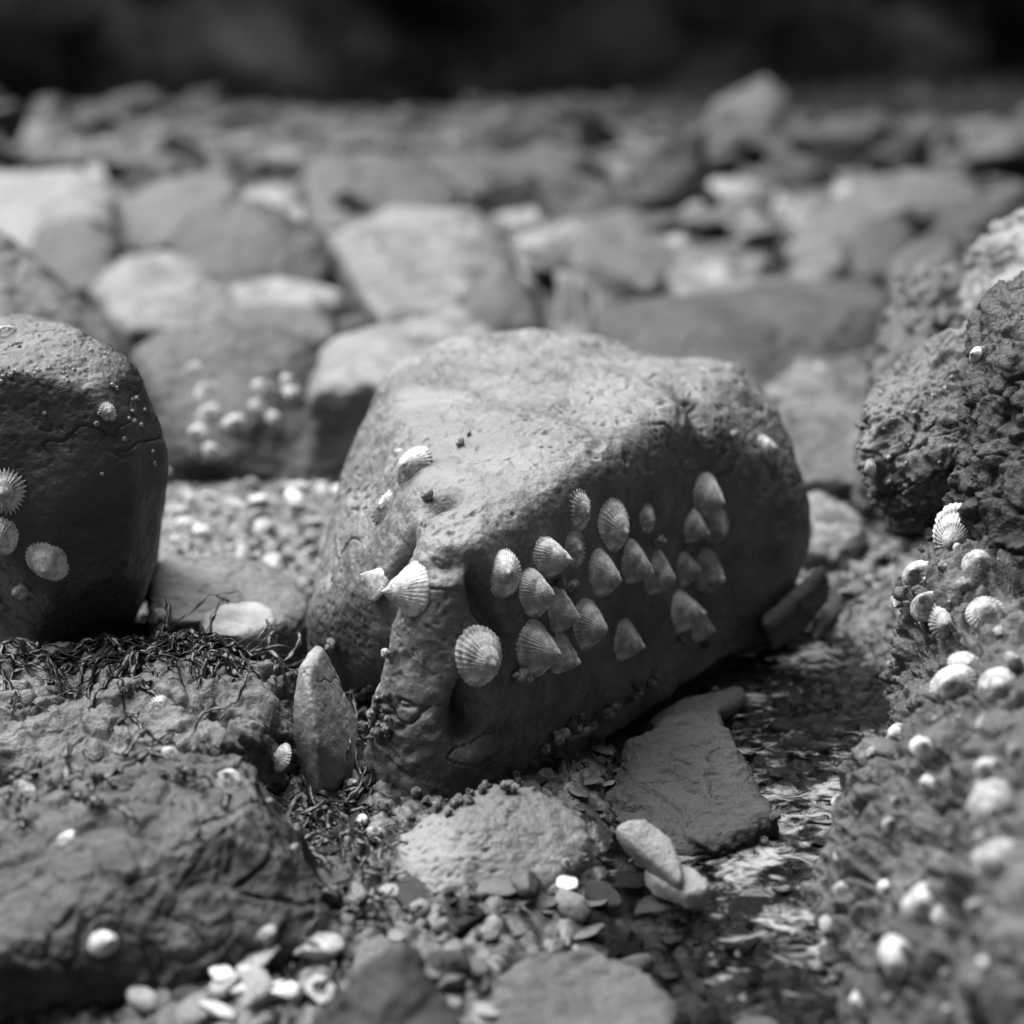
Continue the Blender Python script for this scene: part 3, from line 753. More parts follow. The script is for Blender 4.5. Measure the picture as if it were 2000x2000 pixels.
for (x, y, s, tn, lb) in [(590,762,92,.16,'dark round periwinkle between limpets left of centre of the face'),(680,802,84,.15,'dark periwinkle with a pale tip right of another between the limpets'),
  (1215,510,90,.28,'periwinkle perched on top of a limpet'),(352,1335,100,.26,'grey periwinkle left of a paler one below the large steep limpet'),(405,1362,66,.5,'pale tip periwinkle right of the grey one below the large steep limpet'),
  (1420,545,50,.22,'small dim periwinkle above the row of four limpets'),(1385,1108,60,.2,'dim periwinkle under the smooth pointed limpet'),(1525,1162,60,.13,'very dark periwinkle at the shadowed end of the face')]:
    px, py = C4(x, y); winkle(px, py, s * .3106 * 1.25, tn, lb)
for i, (x, y, s) in enumerate([(525,1790,80),(575,1735,95),(625,1700,70),(665,1725,80),(730,1690,90),(800,1660,60),(895,1590,80),(940,1545,80),(1085,1475,70)]):
    px, py = C4(x, y); winkle(px, py, s * .3106 * 1.35, .28, 'periwinkle in the row along the big boulder right foot', group='periwinkles along the right foot of the boulder')
for px, py, s, tn, lb in [(900,869,26,.34,'periwinkle in the crack high on the ridge of the big boulder'),(916,850,14,.2,'tiny shell above the periwinkle in the ridge crack'),(836,972,27,.24,'dark periwinkle on the ridge above the leg'),
  (652,1257,33,.30,'striped round periwinkle alone on the left lobe'),(762,1277,30,.42,'pale-tipped periwinkle peeping from behind the leg'),(45,1147,36,.34,'striped periwinkle touching the oval limpet on the dark left rock'),(1428,850,22,.3,'blurred periwinkle in the hollow of the boulder shoulder')]:
    winkle(px, py, s, tn, lb, axis=(-.5, -.8, -.1))
for px, py, s, tn in [(716,1345,18,.22),(728,1357,20,.2),(738,1366,22,.24),(756,1360,22,.4),(691,1364,24,.55),(733,1395,24,.26),(724,1425,18,.3)]:
    winkle(px, py, s, tn, 'periwinkle huddled between the pointed stone and the boulder leg', group='periwinkles between the pointed stone and the leg')
for px, py, s, tn in [(814,1555,30,.22),(832,1568,26,.18),(856,1570,26,.16),(747,1573,26,.14),(703,1607,30,.6),(732,1632,40,.34),(684,1535,26,.42)]:
    winkle(px, py, s, tn, 'periwinkle under the front foot of the big boulder', group='periwinkles under the front foot of the boulder')
for px, py, s, tn in [(1440,1425,26,.24),(1450,1450,28,.2),(1458,1475,30,.2),(1431,1418,22,.3),(1490,1640,30,.1),(1512,1600,26,.08)]:
    winkle(px, py, s, tn, 'periwinkle clinging to the right edge of the layered slab', group='periwinkles on the right edge of the layered slab')
for px, py, s, tn, lb in [(997,1545,38,.26,'blurred periwinkle on top of the pale lumpy stone'),(1103,1690,30,.3,'periwinkle beside the white shell near the pale stone'),(1137,1675,26,.16,'dark periwinkle under the right end of the pale stone'),
  (1549,1258,26,.34,'lone periwinkle in the shadow beyond the pool'),(1755,1320,24,.34,'periwinkle at the foot of the slope by the pool'),(1745,1300,20,.3,'small periwinkle above another at the foot of the slope')]:
    winkle(px, py, s, tn, lb)

for _ in range(26):
    px, py = rng.uniform(688, 768), rng.uniform(1335, 1450)
    h_ = cast(px, py)
    if h_: winkle(px, py, rng.uniform(15, 27), rng.uniform(.08, .3), 'periwinkle huddled between the pointed stone and the boulder leg', group='periwinkles between the pointed stone and the leg')
for _ in range(22):
    px = rng.uniform(740, 1060); py = 1560 + 18 * math.sin(px * .01) - max(0, px - 900) * .35 + rng.uniform(-8, 22)
    winkle(px, py, rng.uniform(16, 28), rng.uniform(.07, .22), 'periwinkle under the front foot of the big boulder', group='periwinkles under the front foot of the boulder')
for _ in range(18):
    f_ = rng.random(); px, py = 1065 + 260 * f_, 1450 - 150 * f_ + rng.uniform(-14, 10)
    winkle(px, py, rng.uniform(15, 27), rng.uniform(.07, .24), 'periwinkle in the row along the big boulder right foot', group='periwinkles along the right foot of the boulder')

# ------------------------------------------------------------------ barnacles on the dark left rock
def barnacle_mesh(seed):
    rg = np.random.default_rng(seed); ns = 24
    th = np.linspace(0, 2 * math.pi, ns, endpoint=False)
    pl = 1 + .09 * np.cos(6 * th + seed)
    rings = [(.5, -.1), (.5, 0), (.42, .18), (.30, .36), (.22, .42), (.15, .36), (.08, .2)]
    V = [];
    for r_, z_ in rings:
        V.append(np.stack([r_ * pl * np.cos(th), r_ * pl * np.sin(th), np.full(ns, z_) + .02 * np.cos(6 * th)], 1))
    V = np.concatenate(V); F = []
    for k in range(len(rings) - 1):
        for j in range(ns):
            F.append((k * ns + j, k * ns + (j + 1) % ns, (k + 1) * ns + (j + 1) % ns, (k + 1) * ns + j))
    F.append(tuple((len(rings) - 1) * ns + j for j in range(ns))); F.append(tuple(reversed(range(ns))))
    T = np.concatenate([np.full(ns, t_) for t_ in (.8, .9, 1, 1.05, .9, .4, .2)])
    me = bpy.data.meshes.new('barnacle'); me.from_pydata(V.tolist(), [], F)
    me.polygons.foreach_set('use_smooth', np.ones(len(me.polygons), dtype=bool))
    set_tone(me, T); me.materials.append(M_SHELL); return me
BM = [barnacle_mesh(i) for i in range(3)]
def barnacle(px, py, size, tone, label, group):
    h = cast(px, py)
    if not h: return
    loc, no, ob = h; s = size * mpp(loc)
    o = bpy.data.objects.new('barnacle', random.choice(BM)); COL.objects.link(o)
    o.matrix_world = Matrix.Translation(loc) @ basis(no, Vector((.1, .3, 1)), random.uniform(0, 6)) @ Matrix.Scale(s, 4)
    o.color = (tone,) * 3 + (1,); tag(o, label, 'barnacle', group)
bc = [(5,722),(12,728),(20,732),(28,725),(17,716),(36,727),(44,722),(52,729),(72,722),(76,723),(92,720),(98,718),(125,718),(140,716),(145,722),(126,728),(131,734),(133,744),(171,725),(6,735),(2,745),(24,674),(32,670),(38,676),(10,682),(130,667),(145,666),(195,680),(206,690),(212,692),(178,684)]
for px, py in bc: barnacle(px, py, rng.uniform(6, 10), .6, 'tiny barnacle in the crack band of the dark left rock', 'barnacles in the crack of the dark left rock')
for px, py in [(87,807),(189,827),(195,807),(220,752),(228,758),(257,780),(267,778),(259,803),(252,817),(276,830),(243,857),(298,882),(199,926),(302,905),(283,800),(262,822)]:
    barnacle(px, py, rng.uniform(7, 11), .55, 'tiny lone barnacle scattered on the dark left rock', 'scattered barnacles on the dark left rock')
for i in range(60):
    px, py = rng.uniform(1700, 1960), rng.uniform(700, 1250)
    h = cast(px, py)
    if h and ('ledge' in h[2].name or 'crusted' in h[2].name):
        barnacle(px, py, rng.uniform(5, 11), rng.uniform(.3, .55), 'tiny barnacle on the craggy right-hand ledge', 'barnacles on the craggy ledge')

# ------------------------------------------------------------------ pebbles
def pebble_mesh(seed, flat, ang, name='pebble'):
    bm = bmesh.new(); bmesh.ops.create_icosphere(bm, subdivisions=4, radius=.5)
    rg = np.random.default_rng(seed)
    co = np.array([v_.co[:] for v_ in bm.verts])
    u = co / np.linalg.norm(co, axis=1)[:, None]
    if ang:                                       # facet the stone with random cutting planes
        rad = np.full(len(u), .5)
        for _ in range(ang):
            nrm_ = rg.normal(size=3); nrm_ /= np.linalg.norm(nrm_)
            dd = rg.uniform(.28, .44); dt = u @ nrm_
            rad = np.minimum(rad, np.where(dt > .05, dd / np.maximum(dt, .05), 9))
        co = u * rad[:, None]
    co = co * np.array([1, rg.uniform(.6, .85), flat])
    co = co * (1 + .2 * fbm(co * 2.6, 3, seed)[:, None] + .035 * fbm(co * 9, 2, seed)[:, None])
    co *= 1 / (co[:, 0].max() - co[:, 0].min())
    for v_, c in zip(bm.verts, co): v_.co = c
    me = bpy.data.meshes.new(name); bm.to_mesh(me); bm.free()
    me.polygons.foreach_set('use_smooth', np.ones(len(me.polygons), dtype=bool))
    return me
PM = [pebble_mesh(i, [.5, .35, .6, .28][i % 4], [4, 9, 6, 12][i % 4]) for i in range(12)]
SM = [pebble_mesh(40 + i, .11, [9, 12, 10][i % 3], 'slate_shard') for i in range(4)]
for me in PM[:6] + SM[:2]: me.materials.append(M_PEB)
for me in PM[6:] + SM[2:]: me.materials.append(M_WET)
def pebble(px, py, size, tone, label, group=None, mesh=None, tilt=.5, name='pebble', cat='pebble', lift=.12, onto=None, rz=None):
    gpt = G(px, py, 0)
    h = down(gpt.x, gpt.y)
    if not h: return
    loc, no, ob = h
    if onto is None and ob != ground: return
    s = size * mpp(loc)
    o = bpy.data.objects.new(name, mesh or random.choice(PM)); COL.objects.link(o)
    M = Matrix.Translation(loc + Vector((0, 0, s * lift))) @ Matrix.Rotation(random.uniform(0, 6.3) if rz is None else rz, 4, 'Z') @ Matrix.Rotation(random.uniform(-tilt, tilt), 4, 'X') @ Matrix.Rotation(random.uniform(-tilt, tilt), 4, 'Y')
    o.matrix_world = M @ Matrix.Scale(s, 4)
    o.color = (tone,) * 3 + (1,); tag(o, label, cat, group)
    return o
MARKS = [('dark left rock', 150, 900), ('crusted rock', 250, 1330), ('pointed upright stone', 630, 1430), ('pale lumpy stone', 940, 1650), ('leaf-shaped stone', 1270, 1660), ('layered slab', 1340, 1500),
  ('smooth dark slab', 1370, 1370), ('pool edge', 1640, 1500), ('slate blade', 1550, 1160), ('black weedy stone', 720, 1950), ('broad smooth stone', 1140, 1930), ('blurred boulder foot', 350, 1880),
  ('big boulder flank', 690, 1000), ('two flat pale stones', 560, 1230), ('right ledge', 1760, 1000)]
def describe(noun, px, py, tone, s):
    nm, mx, my = min(MARKS, key=lambda m: (m[1] - px) ** 2 + (m[2] - py) ** 2)
    rel = ('right of' if px > mx else 'left of') if abs(px - mx) > abs(py - my) else ('in front of' if py > my else 'behind')
    t_ = 'nearly black' if tone < .07 else 'dark' if tone < .12 else 'grey' if tone < .2 else 'pale' if tone < .4 else 'whitish'
    z_ = 'tiny' if s < 18 else 'small' if s < 30 else 'medium' if s < 50 else 'larger'
    far_ = 'close' if (px - mx) ** 2 + (py - my) ** 2 < 150 ** 2 else 'well'
    return '%s %s %s %s %s the %s' % (z_, t_, noun, far_, rel, nm)
def scatter(n, box, size, tone, label, group, noun='pebble', **k):
    c = 0
    for _ in range(n * 6):
        if c >= n: break
        px, py = rng.uniform(box[0], box[1]), rng.uniform(box[2], box[3])
        s = size[0] + (size[1] - size[0]) * rng.random() ** 2.2
        tn = float(np.exp(rng.uniform(math.log(tone[0]), math.log(tone[1]))))
        if pebble(px, py, s * (1 + (py - 1200) / 2400), tn, describe(noun, px, py, tn, s), group, **k): c += 1
scatter(95, (310, 690, 905, 1110), (12, 60), (.2, .8), 'pale rounded pebble on the gravel between the dark left rock and the big boulder', 'pebbles between the left rock and the big boulder')
scatter(85, (620, 1520, 1700, 2000), (16, 80), (.02, .18), 'blurred pebble on the gravel in the centre foreground', 'pebbles in the centre foreground')
scatter(35, (1000, 1480, 1330, 1560), (12, 36), (.03, .14), 'small dark wet pebble around the foot of the layered slab', 'dark pebbles round the layered slab', mesh=None)
scatter(22, (505, 740, 1190, 1520), (14, 50), (.05, .4), 'small stone wedged around the pointed upright stone', 'stones round the pointed upright stone')
scatter(34, (1420, 1740, 1180, 1640), (12, 55), (.04, .3), 'wet stone standing in the pool', 'wet stones in the pool')
scatter(24, (1480, 1720, 920, 1200), (20, 75), (.05, .3), 'dim pebble in the shadowed gap right of the big boulder', 'pebbles in the gap right of the big boulder')
scatter(14, (0, 640, 1880, 2000), (40, 100), (.2, .6), 'blurred pale pebble at the lower left edge', 'pebbles at the lower left edge')
for i_ in range(3):
    scatter(22, (600, 1560, 1690, 2000), (16, 85), (.03, .24), '', 'slate shards in the foreground', noun='shard', mesh=SM[i_ + 1], tilt=.25, name='slate_shard', cat='stone')
scatter(26, (1000, 1500, 1330, 1600), (20, 60), (.02, .1), '', 'slate shards round the layered slab', noun='shard', mesh=SM[2], tilt=.4, name='slate_shard', cat='stone')
# single stones
pebble(573, 1262, 96, .46, 'flat pale oval stone leaning on the left lobe of the big boulder', mesh=SM[1], tilt=.02, name='flat_stone', cat='stone', lift=.3, rz=.2)
pebble(545, 1315, 70, .52, 'narrow white stone left of the pointed upright stone', mesh=PM[0], tilt=.1, name='stone', cat='stone', lift=.25, rz=.5)
pebble(1560, 1440, 60, .05, 'square black wet stone in the pool, right of the slab', mesh=PM[1], tilt=.1, name='stone', cat='stone', lift=.2)
pebble(1478, 1420, 70, .05, 'angular black stone between the slab and the square one', mesh=PM[3], tilt=.3, name='stone', cat='stone', lift=.25)
pebble(1660, 1350, 76, .2, 'grey triangular stone at the back of the pool', mesh=PM[5], tilt=.1, name='stone', cat='stone', lift=.1)
pebble(1595, 1520, 52, .06, 'dark cracked stone in the bright part of the pool', mesh=PM[7], tilt=.1, name='stone', cat='stone', lift=.15)
pebble(1500, 1510, 46, .2, 'small grey pyramid stone in the bright part of the pool', mesh=PM[5], tilt=.1, name='stone', cat='stone', lift=.15)
pebble(478, 948, 110, .25, 'long grey blurred pebble under the limpet-covered background rock', mesh=PM[2], tilt=.05, name='stone', cat='stone', lift=.2)
pebble(670, 975, 50, .8, 'brightest white blurred pebble against the left flank of the big boulder', mesh=PM[4], tilt=.1, lift=.2)
pebble(505, 1005, 46, .8, 'white blurred pebble standing in the middle of the gravel patch', mesh=PM[0], tilt=.1, lift=.25)
pebble(395, 1068, 46, .8, 'white blurred pebble at the left of the gravel patch', mesh=PM[2], tilt=.1, lift=.2)
pebble(1110, 1740, 56, .8, 'white domed shell stone by the right end of the pale lumpy stone', mesh=PM[0], tilt=.05, lift=.22)
pebble(1115, 1765, 96, .2, 'grey stone under the white domed one', mesh=PM[2], tilt=.05, lift=.1)
pebble(1240, 1845, 72, .82, 'largest bright white blurred pebble in the foreground', mesh=PM[2], tilt=.05, lift=.25)
pebble(1480, 1970, 88, .8, 'bright white blurred pebble at the bottom edge right of centre', mesh=PM[0], tilt=.05, lift=.2)
for px, py, s, nm in [(305,1955,52,'first'),(330,1925,44,'second'),(372,1920,40,'third'),(435,1955,56,'fourth'),(472,1968,48,'fifth'),(492,1925,60,'sixth'),(553,1972,70,'seventh')]:
    pebble(px, py, s, .82, 'white blurred pebble at the lower left edge, %s of seven from the left' % nm, mesh=PM[0], tilt=.1, lift=.3)

# flat leaf-shaped stone leaning on the slab, and a second pale one under it
LF = [G(*p) for p in [(1200,1612,.030),(1222,1600,.034),(1262,1598,.034),(1312,1636,.026),(1335,1700,.016),(1330,1727,.011),(1300,1708,.012),(1245,1668,.018),(1215,1640,.024)]]
rock('leaf_stone', 'flat pale leaf-shaped stone leaning on the layered slab', [LF + [back(p, .004) - Vector((0, 0, .007)) for p in LF]], .0022, 3, 1, d_smooth, .12, M_PEB, .26, 'stone')
LF = [G(*p) for p in [(1255,1690,.008),(1320,1700,.010),(1352,1690,.010),(1388,1722,.008),(1378,1742,.006),(1345,1746,.005),(1280,1722,.006)]]
rock('leaf_stone', 'grey flat stone under the tip of the leaf-shaped one', [LF + [p - Vector((0, 0, .012)) for p in LF]], .0022, 3, 1, d_smooth, .12, M_PEB, .17, 'stone')
PF = [G(*p) for p in [(950,2000,.006),(970,1900,.008),(1040,1850,.010),(1150,1845,.010),(1240,1885,.009),(1320,1960,.007),(1300,2060,.006),(1000,2060,.006)]]
rock('flat_stone', 'broad smooth blurred stone at the bottom edge right of centre', [PF + drop(PF)], .004, 4, 1, d_slab, 1.2, M_SLAB, .085, 'stone')
DF = [P(*p) for p in [(560,2060,.58),(650,1975,.60),(700,1900,.62),(740,1880,.63),(790,1905,.62),(815,1970,.60),(900,2060,.58)]]
rock('dark_stone', 'black blurred weedy stone at the bottom edge', [DF + [p + Vector((0, .05, -.02)) for p in DF] + drop(DF)], .006, 3, 1, d_crag, .6, M_BG, .008, 'stone')
SH = [P(*p) for p in [(1485,1205,1.22),(1560,1145,1.25),(1605,1098,1.28),(1612,1108,1.28),(1570,1165,1.24),(1490,1220,1.2)]]
rock('slate_shard', 'dark slate blade standing on edge in the right gap', [SH + [p + Vector((.012, .01, -.03)) for p in SH]], .004, 2, 1, d_slab, .4, M_SLAB, .07, 'stone')
TW = [P(*p) for p in [(1600,1130,1.32),(1640,1110,1.34),(1665,1150,1.32),(1640,1200,1.28),(1590,1240,1.24),(1600,1180,1.28)]]
rock('stone', 'rounded grey stone in the dark gap beside the slate blade', [TW + [p + Vector((.0, .07, -.03)) for p in TW] + drop(TW)], .006, 4, 1, d_smooth, .6, M_SMOOTH, .11, 'stone')

# ------------------------------------------------------------------ boulders filling the beach to the foot of the hillside
FM = []
for i in range(8):
    rg = np.random.default_rng(300 + i)
    pts = rg.normal(size=(12, 3)); pts /= np.linalg.norm(pts, axis=1)[:, None]
    pts *= np.array([.5, .42, .27]) * rg.uniform(.85, 1.15, (12, 1))
    o = rock('boulder', 'grey boulder on the blurred far beach', [[Vector(p) for p in pts]], .035, 2, 1, lambda c, n, s, k: .03 * fbm(c * 3, 3, s) + .012 * ridged(c * 9, 3, s), 1, M_FAR, .2, 'boulder', group='boulders of the far beach')
    FM.append(o)
spots = []
tries = 0
while len(spots) < 170 and tries < 9000:
    tries += 1
    d = 3.3 * math.exp(rng.random() * math.log(17 / 3.3))
    x_ = rng.uniform(-.47, .47) * d * 1.05
    s_ = rng.uniform(.24, .54) * (1 + .01 * d) * (1.6 if rng.random() < .12 else 1)
    if d < 4.6 and -0.32 * d < x_ < .42 * d and rng.random() < .75: continue
    if all((x_ - a) ** 2 + (d - b_) ** 2 > (.33 * (s_ + c)) ** 2 for a, b_, c in spots): spots.append((x_, d, s_))
for i, (x_, d, s_) in enumerate(spots):
    if i < 8: o = FM[i]
    else: o = FM[i % 8].copy(); COL.objects.link(o)
    o.location = (x_, d, -.10 * s_); o.rotation_euler = (rng.uniform(-.5, .5), rng.uniform(-.5, .5), rng.uniform(0, 6.3))
    o.scale = (s_, s_, s_ * rng.uniform(.75, 1.25))
    tn = float(np.exp(rng.uniform(math.log(.010), math.log(.075)))) * (1.35 if x_ < -.1 * d else .95)
    o.color = (tn, tn, tn, 1)
    u_ = x_ / d
    cn = 'far left' if u_ < -.21 else 'left' if u_ < -.07 else 'centre' if u_ < .07 else 'right' if u_ < .21 else 'far right'
    rn = 'nearest row' if d < 4.6 else 'second row' if d < 6.5 else 'middle rows' if d < 9.5 else 'back rows' if d < 13 else 'last row'
    tnm = 'dark' if tn < .09 else 'grey' if tn < .16 else 'pale'
    tag(o, '%s %s boulder, %s of the beach, %s' % ('large' if s_ > .45 else 'small' if s_ < .32 else 'middling', tnm, cn, rn), 'boulder', 'boulders of the far beach')
# small cobbles filling the middle distance
CM = PM[:6]
n_c = 0
for _ in range(600):
    if n_c >= 45: break
    d = rng.uniform(1.5, 4.4); x_ = rng.uniform(-.4, .4) * d
    h = down(x_, d, 1.2)
    if not h or h[2] != ground: continue
    s_ = rng.uniform(.03, .11) * (1 + .25 * d * .5)
    o = bpy.data.objects.new('cobble', random.choice(CM)); COL.objects.link(o)
    o.location = h[0] + Vector((0, 0, s_ * .12)); o.rotation_euler = (rng.uniform(-.3, .3), rng.uniform(-.3, .3), rng.uniform(0, 6)); o.scale = (s_,) * 3
    tn = rng.uniform(.02, .12); o.color = (tn, tn, tn, 1)
    u_ = x_ / d
    cn = 'at the far left' if u_ < -.21 else 'on the left' if u_ < -.07 else 'in the centre' if u_ < .07 else 'on the right' if u_ < .21 else 'at the far right'
    tag(o, '%s %s cobble %s, %s middle distance' % ('small' if s_ < .07 else 'large', 'dark' if tn < .11 else 'grey' if tn < .18 else 'pale', cn, 'nearer' if d < 2.4 else 'farther'), 'cobble', 'cobbles of the middle distance'); n_c += 1
print('scatter', time.time() - T0)

# ------------------------------------------------------------------ seaweed
DG = refresh()
def ribbon(V, F, pts, w, th_, taper=True):
    base = len(V); n = len(pts); k = 6
    for i, p in enumerate(pts):
        d = (pts[min(i + 1, n - 1)] - pts[max(i - 1, 0)])
        if d.length < 1e-6: d = Vector((1, 0, 0))
        d.normalize()
        side = d.cross(Vector((0, 0, 1)) if abs(d.z) < .95 else Vector((1, 0, 0))).normalized()
        tw = math.sin(i * .5 + base) * .7
        upv = side.cross(d)
        sd = side * math.cos(tw) + upv * math.sin(tw); uv_ = upv * math.cos(tw) - side * math.sin(tw)
        f = i / (n - 1)
        ww = w * (.5 + .5 * math.sin(i * .9 + base) ** 2) * (1 - .8 * max(0, f - .75) * 4 if taper else 1)
        for j in range(k):
            a = j / k * 2 * math.pi
            V.append(p + sd * math.cos(a) * ww + uv_ * math.sin(a) * th_)
        if i:
            for j in range(k):
                a, b_ = base + (i - 1) * k, base + i * k
                F.append((a + j, a + (j + 1) % k, b_ + (j + 1) % k, b_ + j))
    F.append(tuple(base + j for j in reversed(range(k)))); F.append(tuple(base + (n - 1) * k + j for j in range(k)))
def weed(name, label, n, x0, x1, y0, y1, zlift, length, w, stepn=22, floor=None, hang=False, seed=0, ztop=.3, forks=.5, hdg=None, zmax=.12, onground=False):
    rg = random.Random(seed); V, F = [], []
    for _ in range(n):
        x_, y_ = rg.uniform(x0, x1), rg.uniform(y0, y1)
        hd = rg.uniform(0, 6.28) if hdg is None else hdg + rg.uniform(-.7, .7)
        L_ = length * rg.uniform(.5, 1.3); st = L_ / stepn
        lift = zlift * rg.random() ** 1.5; pts = []
        for i in range(stepn):
            h = down(x_, y_, ztop)
            zz = h[0].z if h else 0
            if onground and h and h[2] not in (ground, None) and not h[2].name.startswith('pebble'): break
            if pts and zz < pts[-1].z - .02: zz = pts[-1].z - st * .9          # hang over an edge instead of jumping down
            if i == 0 and zz > zmax: break
            zz += .001 + lift * math.sin(math.pi * (i + 1) / stepn) + .002 * math.sin(i * .8 + hd)
            if pts and h and h[0].z > pts[-1].z + .008: break
            if pts: zz = min(zz, pts[-1].z + st * .45)
            pts.append(Vector((x_, y_, zz)))
            hd += rg.uniform(-.35, .35); x_ += math.cos(hd) * st; y_ += math.sin(hd) * st
        if len(pts) < 5: continue
        ww = w * rg.uniform(.5, 1.3)
        ribbon(V, F, pts, ww, ww * .22)
        if rg.random() < forks:                                                # forked tip
            for sg in (-1, 1):
                p = pts[-3].copy(); a = hd + sg * .7; q_ = []
                for i in range(6):
                    q_.append(p.copy()); p += Vector((math.cos(a) * st, math.sin(a) * st, st * rg.uniform(-.5, .3))); a -= sg * .1
                ribbon(V, F, q_, ww * .8, ww * .2)
    if not V: print('no weed', label); return
    c = sum(V, Vector()) / len(V); c.z = min(v_.z for v_ in V)
    me = bpy.data.meshes.new(name); me.from_pydata([tuple(v_ - c) for v_ in V], [], F)
    me.polygons.foreach_set('use_smooth', np.ones(len(me.polygons), dtype=bool)); me.materials.append(M_WEED)
    o = bpy.data.objects.new(name, me); COL.objects.link(o); o.location = c
    return tag(o, label, 'seaweed')
a = cast(60, 1262)[0]; b_ = cast(500, 1300)[0]
weed('seaweed_clump', 'tangle of black sea wrack strands along the back edge of the crusted rock, left part', 190, -.42, -.22, 1.0, 1.045, .009, .09, .0024, seed=1, forks=.3)
weed('seaweed_clump', 'glossy black sea wrack with forked tips heaped at the right end of the crusted rock', 190, -.27, -.165, 1.0, 1.06, .009, .06, .0032, seed=2, forks=.25)
weed('seaweed_frond', 'fronds of weed hanging down over the face of the crusted rock', 9, -.29, -.25, .99, 1.01, .006, .10, .0026, seed=4, forks=.6, hdg=-1.5)
weed('seaweed_clump', 'dark weed and stems tangled below the pointed upright stone', 90, -.19, -.09, .83, .93, .012, .07, .0022, seed=5, onground=True, forks=.5, ztop=.12)
weed('seaweed_clump', 'thin weed in the cleft between the pointed stone and the boulder leg', 22, -.13, -.10, .93, 1.02, .02, .06, .0018, seed=6, zmax=.03, forks=.5, ztop=.1)
weed('seaweed_clump', 'scraps of weed on the mud along the right foot of the big boulder', 60, .04, .2, .97, 1.1, .004, .04, .0016, seed=7, onground=True, forks=.3, ztop=.03)
weed('seaweed_clump', 'weed shreds in the shadow behind the pool', 50, .17, .32, 1.05, 1.3, .012, .05, .0018, seed=8, onground=True, forks=.3, ztop=.03)
weed('seaweed_clump', 'blurred dark weed on the gravel at the bottom left of centre', 40, -.13, -.03, .68, .82, .014, .06, .0028, seed=9, onground=True, forks=.6, ztop=.05)
weed('seaweed_clump', 'tuft of black weed on the rim of the dark right-hand rock', 40, .37, .42, 1.0, 1.06, .02, .03, .0012, seed=10, forks=.9, ztop=.6)
weed('seaweed_clump', 'ragged dark weed patches on top of the blurred foreground boulder', 26, -.30, -.12, .78, .85, .016, .05, .003, seed=11, forks=.6, ztop=.3)

# ------------------------------------------------------------------ grass fringe far right
def grass(label, cx_, cy_, rad, n, hgt, seed):
    rg = random.Random(seed); V, F = [], []
    for _ in range(n):
        x_, y_ = cx_ + rg.gauss(0, rad), cy_ + rg.gauss(0, rad * .5)
        hh = hgt * rg.uniform(.5, 1.1); lx, ly = rg.uniform(-.3, .3) * hh, rg.uniform(-.3, .3) * hh; w_ = .006
        k = len(V)
        for i in range(4):
            f = i / 3
            V += [(x_ + lx * f * f - w_ * (1 - f * .9), y_ + ly * f * f, hh * f), (x_ + lx * f * f + w_ * (1 - f * .9), y_ + ly * f * f, hh * f)]
            if i: F.append((k + 2 * i - 2, k + 2 * i - 1, k + 2 * i + 1, k + 2 * i))
    me = bpy.data.meshes.new('grass_clump'); me.from_pydata(V, [], F)
    m_, t_, b_ = MG
    me.materials.append(m_)
    o = bpy.data.objects.new('grass_clump', me); COL.objects.link(o); tag(o, label, 'grass clump', kind='stuff')
MG = newmat('dry_grass'); MG[2].inputs['Base Color'].default_value = (.16, .16, .16, 1); MG[2].inputs['Roughness'].default_value = .8
grass('dry grass clump left of two in the far right background', 2.2, 12.5, .8, 700, .34, 1)
grass('dry grass clump right of two in the far right background', 4.0, 12, .8, 900, .4, 2)

# ------------------------------------------------------------------ water with floating scum and sky reflection painted as pale patches
wx = np.linspace(-.2, .42, 120); wy = np.linspace(.5, 1.34, 160)
WX, WY = np.meshgrid(wx, wy)
co = np.stack([WX.ravel(), WY.ravel(), np.full(WX.size, -.006)], 1)
co[:, 2] += .0003 * fbm(co * np.array([30, 60, 1]), 2, 60)
ny, nx = WX.shape
ii = (np.arange(ny - 1)[:, None] * nx + np.arange(nx - 1)[None, :]).ravel()
wme = mesh_np('water', co, np.stack([ii, ii + 1, ii + nx + 1, ii + nx], 1))
m = bpy.data.materials.new('pool_water'); m.use_nodes = True; t = m.node_tree
for n in list(t.nodes): t.nodes.remove(n)
out = N(t, 'ShaderNodeOutputMaterial'); tc = N(t, 'ShaderNodeTexCoord')
tr = N(t, 'ShaderNodeBsdfTransparent'); tr.inputs[0].default_value = (.4, .4, .4, 1)
gl = N(t, 'ShaderNodeBsdfGlossy'); gl.inputs['Roughness'].default_value = .03; gl.inputs['Color'].default_value = (1, 1, 1, 1)
fr = N(t, 'ShaderNodeFresnel'); fr.inputs[0].default_value = 1.33
mix = N(t, 'ShaderNodeMixShader'); t.links.new(fr.outputs[0], mix.inputs[0]); t.links.new(tr.outputs[0], mix.inputs[1]); t.links.new(gl.outputs[0], mix.inputs[2])
mp = N(t, 'ShaderNodeMapping'); mp.inputs['Scale'].default_value = (1, 1.3, 1); t.links.new(tc.outputs['Object'], mp.inputs[0])
bp = N(t, 'ShaderNodeBump'); bp.inputs['Strength'].default_value = .3; bp.inputs['Distance'].default_value = .002
t.links.new(noise(t, mp.outputs[0], 70, 3, .5, .5), bp.inputs['Height'])
t.links.new(bp.outputs[0], gl.inputs['Normal']); t.links.new(bp.outputs[0], fr.inputs['Normal'])
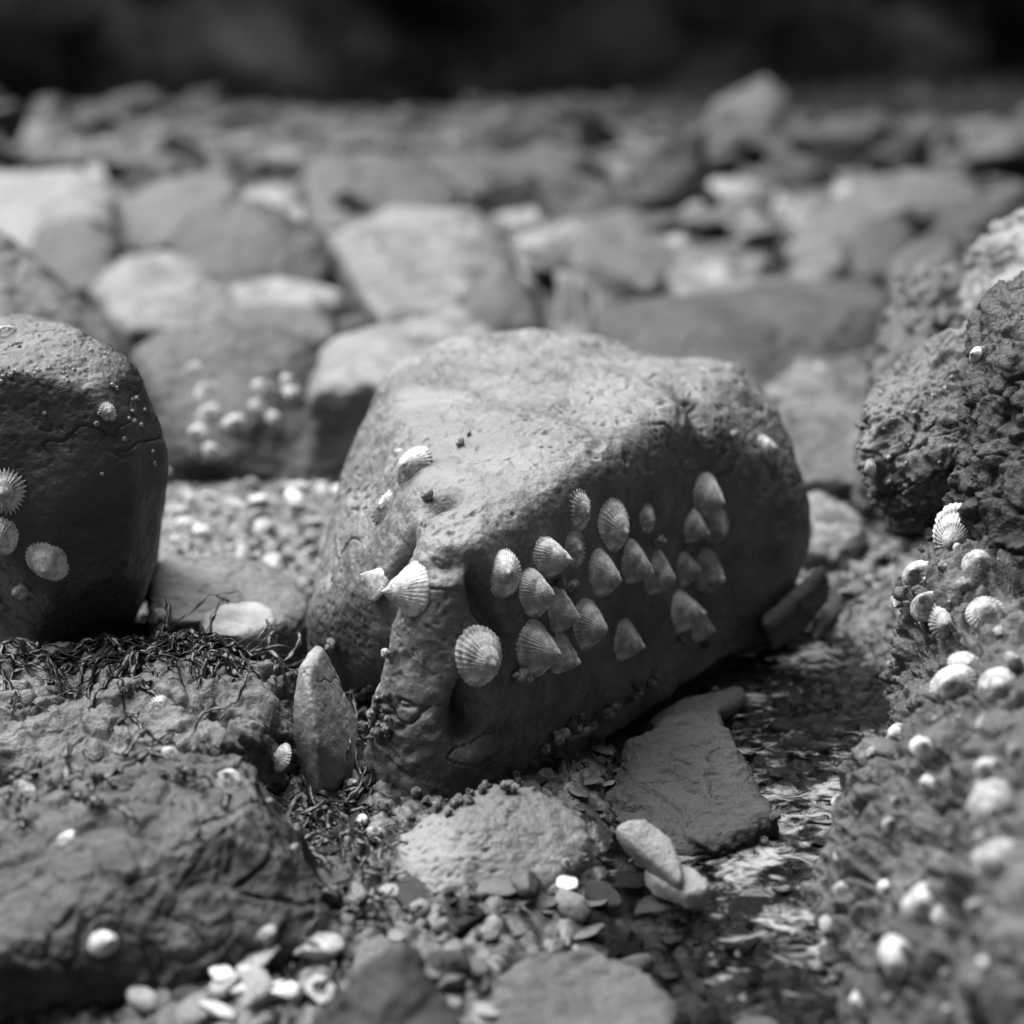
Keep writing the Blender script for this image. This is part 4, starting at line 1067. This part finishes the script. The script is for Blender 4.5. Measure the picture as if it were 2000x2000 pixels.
fo = N(t, 'ShaderNodeBsdfDiffuse'); fo.inputs[0].default_value = (.3, .3, .3, 1)  # pale scum, also the brightness of reflected sky painted on the water
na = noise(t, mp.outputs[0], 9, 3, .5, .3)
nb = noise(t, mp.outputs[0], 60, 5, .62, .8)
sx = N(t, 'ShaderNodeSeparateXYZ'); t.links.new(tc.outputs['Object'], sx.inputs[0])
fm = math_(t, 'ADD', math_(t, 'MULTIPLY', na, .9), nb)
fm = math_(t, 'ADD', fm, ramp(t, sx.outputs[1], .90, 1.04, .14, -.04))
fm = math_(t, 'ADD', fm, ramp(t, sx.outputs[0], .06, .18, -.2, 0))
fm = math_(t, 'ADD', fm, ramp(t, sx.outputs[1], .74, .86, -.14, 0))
fm = ramp(t, fm, .96, 1.26, 0, .85)  # scum mask, its bright patches double as painted glints
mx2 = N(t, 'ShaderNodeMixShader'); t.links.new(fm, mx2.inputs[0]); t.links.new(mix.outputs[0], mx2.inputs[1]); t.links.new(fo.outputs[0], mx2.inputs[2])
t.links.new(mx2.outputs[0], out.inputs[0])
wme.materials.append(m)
water = bpy.data.objects.new('water', wme); COL.objects.link(water); tag(water, 'shallow rock pool water with floating scum and painted sky glints', 'water', kind='structure')

# ------------------------------------------------------------------ what still shares a label is told apart by its place from left to right
def nth(k): return '%d%s' % (k, 'th' if 10 <= k % 100 <= 20 else {1: 'st', 2: 'nd', 3: 'rd'}.get(k % 10, 'th'))
bpy.context.view_layer.update()
share = {}
for o in scene.objects:
    if o.parent is None and 'label' in o: share.setdefault(o['label'], []).append(o)
for lb, obs in share.items():
    if len(obs) < 2: continue
    def sx_(o):
        w = o.matrix_world.translation - ORG
        return w.x / max(.05, w.y * CP - w.z * SP)
    obs.sort(key=sx_)
    for k, o in enumerate(obs):
        if len(obs) == 2: o['label'] = lb + (', left of two' if k == 0 else ', right of two')
        else: o['label'] = lb + ', ' + ('leftmost of %d' % len(obs) if k == 0 else 'rightmost of %d' % len(obs) if k == len(obs) - 1 else '%s from left of %d' % (nth(k + 1), len(obs)))
print('done', time.time() - T0)
